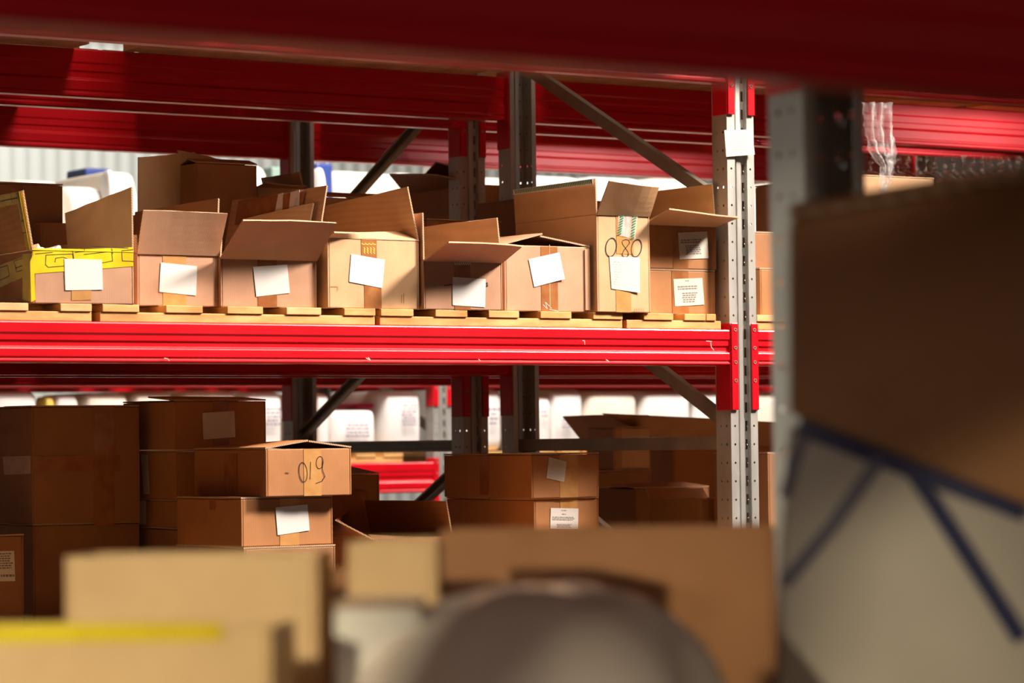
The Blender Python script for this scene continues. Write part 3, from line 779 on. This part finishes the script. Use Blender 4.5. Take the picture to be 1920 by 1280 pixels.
# centre stack
Y3 = .27
zq = zat(1060, 1080, Y3)
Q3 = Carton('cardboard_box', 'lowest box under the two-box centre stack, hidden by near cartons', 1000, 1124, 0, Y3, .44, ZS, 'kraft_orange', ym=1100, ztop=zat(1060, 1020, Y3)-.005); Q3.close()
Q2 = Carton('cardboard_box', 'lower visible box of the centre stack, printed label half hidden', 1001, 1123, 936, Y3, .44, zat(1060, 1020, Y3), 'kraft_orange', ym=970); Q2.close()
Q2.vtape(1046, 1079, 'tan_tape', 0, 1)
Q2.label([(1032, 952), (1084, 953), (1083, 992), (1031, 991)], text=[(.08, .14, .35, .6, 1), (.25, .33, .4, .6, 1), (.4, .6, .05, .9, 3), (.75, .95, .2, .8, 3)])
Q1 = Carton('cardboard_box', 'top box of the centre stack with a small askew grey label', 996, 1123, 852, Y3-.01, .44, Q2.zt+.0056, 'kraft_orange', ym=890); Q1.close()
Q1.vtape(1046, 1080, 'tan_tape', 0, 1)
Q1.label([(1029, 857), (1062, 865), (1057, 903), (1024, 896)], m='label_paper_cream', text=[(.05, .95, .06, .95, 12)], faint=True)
Q1.tape([(901, 855), (918, 855), (916, 928), (900, 928)], 'brown_tape', left=True)
# dark boxes between the stacks
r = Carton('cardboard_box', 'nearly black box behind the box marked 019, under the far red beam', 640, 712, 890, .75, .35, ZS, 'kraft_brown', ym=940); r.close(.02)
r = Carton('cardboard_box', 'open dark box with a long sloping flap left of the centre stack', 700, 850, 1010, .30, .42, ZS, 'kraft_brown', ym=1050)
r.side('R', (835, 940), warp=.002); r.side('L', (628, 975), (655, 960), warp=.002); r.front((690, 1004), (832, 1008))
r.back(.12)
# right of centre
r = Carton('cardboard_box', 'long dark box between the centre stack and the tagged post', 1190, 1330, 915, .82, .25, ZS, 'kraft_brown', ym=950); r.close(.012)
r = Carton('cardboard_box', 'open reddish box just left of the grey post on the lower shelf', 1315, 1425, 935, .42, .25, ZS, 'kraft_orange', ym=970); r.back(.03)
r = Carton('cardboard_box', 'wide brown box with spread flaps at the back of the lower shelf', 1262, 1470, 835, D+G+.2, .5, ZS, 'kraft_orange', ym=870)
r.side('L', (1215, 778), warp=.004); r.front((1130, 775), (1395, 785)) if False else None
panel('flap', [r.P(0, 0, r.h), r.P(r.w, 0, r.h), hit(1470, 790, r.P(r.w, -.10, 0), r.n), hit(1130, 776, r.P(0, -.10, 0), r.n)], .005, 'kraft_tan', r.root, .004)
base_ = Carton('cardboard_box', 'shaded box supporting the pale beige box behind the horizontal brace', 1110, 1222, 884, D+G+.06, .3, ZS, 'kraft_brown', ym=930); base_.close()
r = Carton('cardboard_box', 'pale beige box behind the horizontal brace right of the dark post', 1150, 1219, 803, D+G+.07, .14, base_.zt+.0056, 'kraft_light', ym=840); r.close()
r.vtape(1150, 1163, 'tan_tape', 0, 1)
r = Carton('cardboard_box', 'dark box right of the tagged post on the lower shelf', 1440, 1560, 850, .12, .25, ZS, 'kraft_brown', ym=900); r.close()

# ------------------------------------------------------------------ distant rack goods
def lump(name, label, cat, x0, x1, yt, Y, d, zb, m, group=None, bulge=.02, seed=0, sub=None, rnd_=.12, y_=None):
    a = hy(x0, yt+30, Y); c = hy(x1, yt+30, Y); zt = hy((x0+x1)/2, yt, Y).z
    cx, hw, hd, hh_ = (a.x+c.x)/2, (c.x-a.x)/2, d/2, (zt-zb)/2
    rr = random.Random(seed+int(x0))
    V = []; Fc = []; nu, nv = 28, 16
    for j in range(nv+1):
        ph = -PI/2+PI*j/nv
        for i in range(nu):
            th = 2*PI*i/nu
            f = lambda t, e: math.copysign(abs(t)**e, t)
            x = f(math.cos(ph), rnd_)*f(math.cos(th), rnd_+.05); y = f(math.cos(ph), rnd_)*f(math.sin(th), rnd_+.05); z = f(math.sin(ph), rnd_+.15)
            w_ = 1+bulge*math.sin(3*th+seed)*math.cos(2.3*ph+seed)+bulge*.6*rr.uniform(-1, 1)
            V.append(Vector((cx+hw*x*w_, Y+hd+hd*y*w_, zb+hh_+hh_*z)))
    for j in range(nv):
        for i in range(nu): Fc.append((j*nu+i, j*nu+(i+1) % nu, (j+1)*nu+(i+1) % nu, (j+1)*nu+i))
    o = mesh_obj(name, V, Fc, m, None, smooth=True, merge=True)
    # origin to the base
    off = Vector((cx, Y+hd, zb))
    o.data.transform(Matrix.Translation(-off)); o.location = off; WM[o.name] = Matrix.Translation(off)
    return tag(o, label, cat, group)
def print_on(o, q, Y, rows, m='package_ink', name='printed_text'):
    """smudgy printed text rows on the aisle side of a white package"""
    V = []; Fc = []; rr = random.Random(int(q[0]))
    x0, y0, x1, y1 = q
    for k in range(rows):
        y = y0+(y1-y0)*k/rows; a = x0+rr.uniform(0, 6)
        while a < x1-rr.uniform(0, 8):
            b_ = min(x1, a+rr.uniform(3, 9)); kk = len(V)
            for (xx, yy) in ((a, y), (b_, y), (b_, y+(y1-y0)/rows*.5), (a, y+(y1-y0)/rows*.5)): V.append(hy(xx, yy, Y-.030))
            Fc.append((kk, kk+1, kk+2, kk+3)); a = b_+1.5
    return mesh_obj(name, V, Fc, m, o)
ZD = 1.6-.088+DECK+.0005
ZD2 = 1.6+.244+HU+DECK+.0005
YD = YF+.025
pk = [(-30, 75, 742, 'white sack at far left under the distant red beam', 'white_wrap'),
      (160, 245, 745, 'pale package above the big dark carton, under the distant red beam', 'cream_wrap'),
      (250, 330, 742, 'cream package left of the grey-labelled top box, under the distant red beam', 'cream_wrap'),
      (340, 450, 741, 'tan package on the distant rack above the grey-labelled box', 'cream_wrap'),
      (462, 532, 743, 'white printed package left of the narrow red-sided post', 'white_wrap'),
      (596, 618, 745, 'narrow white package beside the dark post on the distant rack', 'white_wrap'),
      (624, 708, 768, 'white printed package left of the tall one, behind the diagonal brace', 'white_wrap'),
      (722, 792, 741, 'tall white printed package left of the distant grey post', 'white_wrap'),
      (858, 945, 737, 'white printed package seen between the two middle posts', 'white_wrap'),
      (1008, 1034, 752, 'small white package right of the dark middle post on the distant rack', 'white_wrap'),
      (1036, 1096, 738, 'white printed package left of the pale beige box, on the distant rack', 'white_wrap'),
      (1100, 1200, 742, 'white package above the pale beige box, on the distant rack', 'cream_wrap'),
      (1205, 1300, 741, 'white package behind the falling brace, on the distant rack', 'white_wrap'),
      (1305, 1400, 742, 'white package behind the tagged post, on the distant rack', 'white_wrap'),
      (1405, 1500, 743, 'white package right of the tagged post, on the distant rack', 'cream_wrap')]
PR = {462: (497, 765, 530, 800, 5), 624: (648, 795, 695, 822, 4), 722: (752, 758, 782, 800, 7), 858: (915, 765, 938, 800, 4), 1036: (1052, 780, 1084, 805, 4), 1008: (1012, 770, 1030, 785, 2)}
for (x0, x1, yt, lb, mm) in pk:
    o = lump('wrapped_package', lb, 'package', x0, x1, yt-(0 if yt > 760 else 9), YD, .5, ZD, mm, 'packages on the distant rack', .012, rnd_=.16)
    if x0 in PR: print_on(o, PR[x0][:4], YD, PR[x0][4])
for (x0, x1, yt, mm, lb) in ((630, 705, 748, 'crimson_plastic', 'crimson bundle on the white package behind the diagonal brace'),):
    o = box_obj('plastic_bundle', (hy(668, 757, YD+.1).x, hy(704, 757, YD+.1).x, YD+.1, YD+.35, zat(690, 766, YD+.1)+.002, zat(690, 756, YD+.1)), mm, None, .01); tag(o, lb, 'bundle')
# small coloured goods peeping above the dark cartons
for (x0, x1, yt, mm, lb) in ((86, 104, 743, 'yellow_plastic', 'yellow tub on the distant rack above the big dark carton'),
                             (106, 150, 741, 'white_wrap', 'white tub beside the yellow one on the distant rack')):
    o = lump('plastic_tub', lb, 'tub', x0, x1, yt, YD, .12, ZD, mm, None, .0, rnd_=.3)
# upper level of the distant rack
up_ = [(-120, 20, 322, 'white_wrap', 'white bundle above the brown box at the far left'),
       (34, 128, 334, 'cream_wrap', 'cream bundle below the ribbed wall, left of the blue box'),
       (130, 205, 346, 'white_wrap', 'bright white bundle in front of the blue box'),
       (212, 262, 318, 'cream_wrap', 'pale bundle just left of the tall carton flap'),
       (470, 508, 306, 'cream_wrap', 'cream bundle right of the dark closed box'),
       (628, 760, 318, 'cream_wrap', 'pale bundle behind the diagonal brace in the bright gap'),
       (764, 794, 320, 'white_wrap', 'white bundle behind the large brown box lid'),
       (905, 1010, 330, 'cream_wrap', 'pale bundle between the middle posts'),
       (1012, 1110, 327, 'white_wrap', 'bright bundle right of the dark middle post'),
       (1115, 1225, 329, 'white_wrap', 'bright bundle behind the flap of box 080'),
       (1230, 1345, 332, 'cream_wrap', 'pale bundle behind the end of the upper brace'),
       (1350, 1432, 343, 'white_wrap', 'white bundle right beside the tagged post'),
       (1434, 1560, 343, 'cream_wrap', 'cream bundle behind the blurred near post')]
for (x0, x1, yt, mm, lb) in up_:
    lump('wrapped_bundle', lb, 'bundle', x0, x1, yt, YD+.05, .7, ZD2, mm, 'bundles on the upper distant rack', .02, rnd_=.2)
for (x0, x1, y0, y1, mm, lb) in ((160, 207, 315, 334, 'blue_plastic', 'blue box under the ribbed wall in the bright gap'),
                                 (594, 624, 306, 345, 'blue_plastic', 'blue panel right of the dark post in the bright gap'),
                                 (510, 530, 312, 330, 'green_plastic', 'teal and green tin left of the dark post in the bright gap')):
    Y = YD+(.05 if x0 > 590 else .75)
    o = box_obj('plastic_crate', (hy(x0, y0, Y).x, hy(x1, y0, Y).x, Y, Y+.2, ZD2, zat((x0+x1)/2, y0, Y)), mm, None, .01); tag(o, lb, 'crate')
o = lump('white_bottle', 'round white bottle in front of the blue panel in the bright gap', 'bottle', 600, 619, 312, YD-.02, .12, ZD2, 'white_wrap', None, .0, rnd_=.6)
o = lump('white_bottle', 'round white bottle at the right end of the blue box', 'bottle', 205, 222, 316, YD-.02, .12, ZD2, 'white_wrap', None, .0, rnd_=.6)
# green-white tape roll hint near the lower brace of the second rack
# ------------------------------------------------------------------ nearest rack goods (out of focus)
ZG = ZL+DECK+.0004
g1 = Carton('cardboard_box', 'blurred tan carton at the bottom left, behind the yellow-taped one', 122, 598, 1040, -3.98, .10, ZG, 'kraft_light', ym=1120, rz=-.66)
g2 = Carton('cardboard_box', 'blurred carton with a yellow-taped rim in the bottom left corner', -160, 512, 1178, -4.18, .10, ZG, 'kraft_light', ym=1230, rz=-.70)
qt = [g2.P(0, 0, g2.h-.012), g2.P(g2.w*.86, 0, g2.h-.010), g2.P(g2.w*.86, 0, g2.h+.004), g2.P(0, 0, g2.h+.004)]
quad_plate('packing_tape', qt, g2.n, .001, 'yellow_tape', g2.root)['label'] = 'yellow tape'
g2b = Carton('cardboard_box', 'blurred narrow tan carton right of the bottom-left cartons', 652, 822, 1014, -4.12, .08, ZG, 'kraft_light', ym=1080, rz=-.6)
g3 = Carton('cardboard_box', 'wide dark brown blurred carton across the lower middle, behind the plastic bag', 826, 1456, 990, -3.96, .10, ZG, 'kraft_brown', ym=1100, rz=-.60)
g4 = Carton('cardboard_box', 'blurred white carton left of the domed plastic bag', 628, 790, 1140, -4.34, .09, ZG, 'white_wrap', ym=1220, rz=-.6); g4.close()
g5 = Carton('cardboard_box', 'blurred dark carton in the gap right of the bottom-left tan carton', 578, 690, 1068, -3.84, .07, ZG, 'kraft_brown', ym=1140, rz=-.6)
# domed bag
def soft(name, label, cat, ctr, rad, m, e=.8, seed=1, amp=.04, parent=None, nu=48, nv=28):
    V = []; Fc = []
    f = lambda t, ee: math.copysign(abs(t)**ee, t)
    for j in range(nv+1):
        ph = -PI/2+PI*j/nv
        for i in range(nu):
            th = 2*PI*i/nu
            w_ = 1+(amp*math.sin(3*th+seed)*math.cos(2*ph+seed)+amp*.5*math.sin(7*th+2*seed+3*ph))*max(0, math.cos(ph))**.7
            V.append(Vector((ctr[0]+rad[0]*f(math.cos(ph), e)*f(math.cos(th), e)*w_, ctr[1]+rad[1]*f(math.cos(ph), e)*f(math.sin(th), e)*w_, ctr[2]+rad[2]*f(math.sin(ph), e)*(w_ if j > nv/2 else 1))))
    for j in range(nv):
        for i in range(nu): Fc.append((j*nu+i, j*nu+(i+1) % nu, (j+1)*nu+(i+1) % nu, (j+1)*nu+i))
    o = mesh_obj(name, V, Fc, m, None, smooth=True, merge=True)
    off = Vector((ctr[0], ctr[1], ctr[2]-rad[2]))
    o.data.transform(Matrix.Translation(-off)); o.location = off; WM[o.name] = Matrix.Translation(off)
    tag(o, label, cat); return o
Yb = -4.40
pL, pR, pT = hy(760, 1200, Yb), hy(1310, 1200, Yb), hy(1000, 1098, Yb)
hb_ = (pT.z-ZG)/2
soft('plastic_bag', 'domed pinkish plastic bag at the bottom centre, out of focus', 'bag', ((pL.x+pR.x)/2, Yb+.02, ZG+hb_), ((pR.x-pL.x)/2+.03, .12, hb_), 'bag_film', e=.85, seed=2, amp=.05)
# sack with blue bands and the carton standing on it
Ys = -4.40
RZ = -.70
SX = Vector((math.cos(RZ), math.sin(RZ), 0)); SY = Vector((-math.sin(RZ), math.cos(RZ), 0)); SN = -SY
S0 = hy(1436, 1000, Ys)
def ps(x, y, off=0): return hit(x, y, S0+SY*off, SN)
def sack():
    V = []; Fc = []; nx, ny, nz = 20, 8, 20
    o0 = Vector((S0.x, S0.y, ZG)); wd = .34
    idx = {}
    def vid(i, j, k):
        if (i, j, k) not in idx:
            a, b_, c = i/nx, j/ny, k/nz
            tp = ps(1484+640*a, 786+250*a)
            z = ZG+(tp.z-ZG)*c
            bl = math.sin(PI*a)*math.sin(PI*c)
            p = o0 + SX*(wd*a) + SY*(.26*b_)
            if j == 0: p = p - SY*.022*bl
            if j == ny: p = p + SY*.02*bl
            p = p + SY*.004*math.sin(a*9+c*7) + SX*(.022*c**2*(1-a))
            idx[(i, j, k)] = len(V); V.append(Vector((p.x, p.y, z)))
        return idx[(i, j, k)]
    for i in range(nx):
        for k in range(nz):
            for j in (0, ny): Fc.append((vid(i, j, k), vid(i+1, j, k), vid(i+1, j, k+1), vid(i, j, k+1)))
    for j in range(ny):
        for k in range(nz):
            for i in (0, nx): Fc.append((vid(i, j, k), vid(i, j+1, k), vid(i, j+1, k+1), vid(i, j, k+1)))
    for i in range(nx):
        for j in range(ny):
            for k in (0, nz): Fc.append((vid(i, j, k), vid(i+1, j, k), vid(i+1, j+1, k), vid(i, j+1, k)))
    return V, Fc
V, Fc = sack()
sv, sf = [v.copy() for v in V], list(Fc)
so = mesh_obj('woven_sack', V, Fc, 'white_sack', None, smooth=True)
tag(so, 'large blurred off-white sack with dark blue bands in the bottom right corner', 'sack')
md = so.modifiers.new('soft', 'BEVEL'); md.width = .012; md.segments = 3; md.limit_method = 'ANGLE'; md.angle_limit = .9
bvh = BVHTree.FromPolygons(sv, sf)
def band(pts, wid, m='blue_band'):
    V = []; Fc = []; P = []
    for (a, c) in zip(pts, pts[1:]):
        for s_ in range(12):
            f = s_/12; x, y = a[0]+(c[0]-a[0])*f, a[1]+(c[1]-a[1])*f
            h_ = bvh.ray_cast(CAM, ray(x, y))
            if h_[0] is not None: P.append((h_[0], h_[1]))
    for k, (p, n_) in enumerate(P):
        d_ = (P[min(k+1, len(P)-1)][0]-P[max(k-1, 0)][0]).normalized()
        if n_.dot(ray(960, 640)) > 0: n_ = -n_
        s_ = d_.cross(n_).normalized()*wid/2
        V += [p-s_+n_*.002, p+s_+n_*.002]
        if k: Fc.append((2*k-2, 2*k-1, 2*k+1, 2*k))
    o = mesh_obj('blue_band', V, Fc, m, so); o['label'] = 'dark blue band'
band([(1496, 800), (1590, 834), (1690, 874), (1800, 917), (1930, 968)], .015)
band([(1652, 858), (1560, 985), (1460, 1105)], .012, 'grey_band')
band([(1700, 866), (1800, 1020), (1925, 1215)], .015)
band([(1512, 806), (1488, 870), (1462, 960)], .010, 'grey_band')
# big carton on the sack, tilted with the slope
def tilted_carton():
    c = [ps(1480, 412, .004), ps(2080, 310, .004), ps(2100, 1018, .004), ps(1480, 776, .004)]
    root = thing('cardboard_box', (c[3]+c[2])/2, 'large brown blurred carton tilted on the sack at the right', 'box')
    back = SY*.24; r_ = Vector((1, 0, 0))
    V = []; Fc = []
    V += [c[3], c[2], c[2]+back, c[3]+back, c[0], c[1], c[1]+back, c[0]+back]
    Fc += BF
    bevel(mesh_obj('box_body', V, Fc, 'kraft_brown', root), .006, 3)
    w_ = c[1]-c[0]
    panel('flap', [c[0]+Vector((0, 0, .001)), c[1]+Vector((0, 0, .001)), c[1]+back*.5+Vector((0, 0, .012)), c[0]+back*.5+Vector((0, 0, .02))], .005, 'kraft_brown', root, .003)
    panel('flap', [c[1]+back+Vector((0, 0, .001)), c[0]+back+Vector((0, 0, .001)), c[0]+back*.51+Vector((0, 0, .012)), c[1]+back*.51+Vector((0, 0, .006))], .005, 'kraft_brown', root, .003)
tilted_carton()

# ------------------------------------------------------------------ plastic film hanging in the right bay
def film(name, label, cols, Y, amp, m='clear_film', seed=1, nu=10, cat='plastic film'):
    """sheet given by rows of (left px, right px, y px) gathered in folds"""
    V = []; Fc = []; rr = random.Random(seed)
    rows = []
    for a, c in zip(cols, cols[1:]):
        for s_ in range(6): f = s_/6; rows.append(tuple(a[i]+(c[i]-a[i])*f for i in range(3)))
    rows.append(cols[-1])
    for (x0, x1, y) in rows:
        for i in range(nu+1):
            p = hy(x0+(x1-x0)*i/nu, y+rr.uniform(-1, 1), Y)
            p.y += amp*math.sin(i*1.9+y*.02)+rr.uniform(-1, 1)*amp*.4
            V.append(p)
    for j in range(len(rows)-1):
        for i in range(nu): a = j*(nu+1)+i; Fc.append((a, a+1, a+nu+2, a+nu+1))
    o = mesh_obj(name, V, Fc, m, None, smooth=True)
    return tag(o, label, cat)
film('plastic_film', 'torn clear plastic film hanging down beside the near post', [(1612, 1678, 192), (1616, 1676, 235), (1630, 1680, 285), (1652, 1675, 310), (1652, 1668, 345), (1650, 1654, 368)], -.03, .012, nu=12)
film('plastic_film', 'long wrinkled clear film above the tan carton at the right', [(1615, 1930, 292), (1615, 1930, 320), (1700, 1930, 352)], .45, .02, seed=4, nu=60)

# ------------------------------------------------------------------ goods on upper levels (seen from below; boxed-rack cartons overhang, added to shade the front beam)
for i, (x, y, w_, d_, h_) in enumerate(((-2.6, -.17, .78, 1.27, .6), (-1.80, -.17, .36, 1.27, .5), (-1.28, -.18, .48, 1.27, .5), (-.78, -.18, .74, 1.27, .7), (.13, -.17, .85, 1.27, .5), (1.0, -.17, .82, 1.27, .5), (1.84, -.17, .8, 1.27, .5))):
    t = thing('cardboard_box', (x+w_/2, y+d_/2, ZU+DECK), 'carton on the upper deck, above the picture', 'box', 'cartons on the upper deck above the picture')
    bevel(box_obj('box_body', (x, x+w_, y, y+d_, ZU+DECK+.0005, ZU+DECK+h_), 'kraft_tan', t), .003)
for i, (x, w_) in enumerate(((-2.8, .8), (-1.98, .73), (-.59, .6), (.2, .6), (1.1, .6), (1.9, .6))):
    t = thing('cardboard_box', (x+w_/2, D+G+.5, ZU+DECK), 'carton on the upper deck of the second rack', 'box', 'cartons on the upper deck of the second rack')
    bevel(box_obj('box_body', (x, x+w_, D+G+.1, D+G+1.0, ZU+DECK+.0005, ZU+DECK+.5), 'kraft_tan', t), .003)

for i, x in enumerate((XN-2.6, XN-1.75, XN-.9, XN+.13, XN+1.0, XN+1.84)):  # unseen deck load, added to keep light off the nearest rack's beam
    grid_pallet(x, YN-D+.02, ZN+.150, 'pallet on the upper deck of the nearest rack', group='pallets on the upper deck of the nearest rack')
    t = thing('cardboard_box', (x+.4, YN-D+.55, ZN+.15+DECK), 'carton on the upper deck of the nearest rack', 'box', 'cartons on the upper deck of the nearest rack')
    bevel(box_obj('box_body', (x, x+.8, YN-D+.03, YN-D+1.10, ZN+.15+DECK+.0005, ZN+.15+DECK+.5), 'kraft_tan', t), .003)

# ------------------------------------------------------------------ hall
o = box_obj('floor', (-14, 16, -14, 13, -.1, 0), 'concrete'); tag(o, kind='structure')
YW = 12.0
V = []; Fc = []
n = 560; x0 = -6
for i in range(n+1):
    x = x0+i*.0275*1.0; ph = i % 4
    y = YW + (0 if ph in (0, 1) else .014)
    V += [Vector((x, y, 0)), Vector((x, y, 7))]
for i in range(n): Fc.append((2*i, 2*i+2, 2*i+3, 2*i+1))
o = mesh_obj('wall_back', V, Fc, 'corrugated_wall'); tag(o, kind='structure')
md = o.modifiers.new('t', 'SOLIDIFY'); md.thickness = .01; md.offset = 1
o = box_obj('ceiling', (-14, 16, -14, 13, 7.0, 7.1), 'ceiling_white'); tag(o, kind='structure')

# ------------------------------------------------------------------ light
def area(name, loc, target, size, energy, col=(1, .86, .72), sy=None, spread=180):
    l = bpy.data.lights.new(name, 'AREA'); l.energy = energy; l.color = col; l.shape = 'RECTANGLE'; l.size = size; l.size_y = sy or size
    l.spread = math.radians(spread)
    o = bpy.data.objects.new(name, l); C.objects.link(o); o.location = loc
    o.rotation_euler = (Vector(target)-Vector(loc)).to_track_quat('-Z', 'Y').to_euler(); return o
area('aisle_lamp', (3.6, -3.3, 6.3), (-1.2, 0, 1.9), 1.2, 182, (1, .86, .74), spread=60)
area('aisle_lamp', (-.4, -2.1, 6.6), (-1.6, 0, 1.9), 2.2, 125, (1, .86, .74), spread=100)  # added soft fill for the box fronts, no lamp of the hall
area('far_aisle_lamp', (1.2, 3.1, 4.7), (1.8, 4.9, 1.7), 1.2, 190, (1, .9, .82), spread=150)
area('far_aisle_lamp', (4.6, 3.1, 4.7), (5, 4.9, 1.7), 1.2, 165, (1, .9, .82), spread=150)
area('wall_lamp', (2, 8.8, 6.6), (2, 12, 3), 3, 290, (1, .97, .9), spread=140)
area('side_lamp', (-9.5, -5.6, 2.5), (-4.4, -4.25, 1.05), .16, 8, (1, .86, .56), spread=23)  # added unseen light grazing along the rack onto the near cartons
area('near_aisle_lamp', (-5.8, -9.6, 3.4), (-3.9, -4.2, 1.3), 2.5, 11, (1, .86, .66), spread=120)  # broad soft fill added behind the camera for the near goods
area('aisle_lamp', (4.0, -3.2, 2.2), (1.9, 1.1, 2.63), .15, 2.2, (1, .86, .8), spread=14)  # added narrow light that brightens the right bay's rear upper beam
area('side_lamp', (-9.5, -4.92, 2.7), (-2.9, -3.74, 1.9), .4, 1.7, (1, .92, .78), spread=12)  # added unseen light on the left side of the near post
w = bpy.data.worlds.new('world'); bpy.context.scene.world = w; w.use_nodes = True
w.node_tree.nodes['Background'].inputs[0].default_value = (1, .84, .68, 1)
w.node_tree.nodes['Background'].inputs[1].default_value = .045

# ------------------------------------------------------------------ camera object
cd = bpy.data.cameras.new('camera'); co = bpy.data.objects.new('camera', cd); C.objects.link(co)
cd.sensor_width = 36; cd.lens = F_PX/1920*36; cd.clip_start = .05; cd.clip_end = 100
M = Matrix((rt, up, -fwd)).transposed().to_4x4(); M.translation = CAM
co.matrix_world = M
cd.dof.use_dof = True; cd.dof.focus_distance = 7.7; cd.dof.aperture_fstop = 5.0; cd.dof.aperture_blades = 0
sc = bpy.context.scene; sc.camera = co
sc.view_settings.view_transform = 'Standard'; sc.view_settings.look = 'None'; sc.view_settings.gamma = 1; sc.view_settings.exposure = 0
sc.view_settings.use_curve_mapping = False
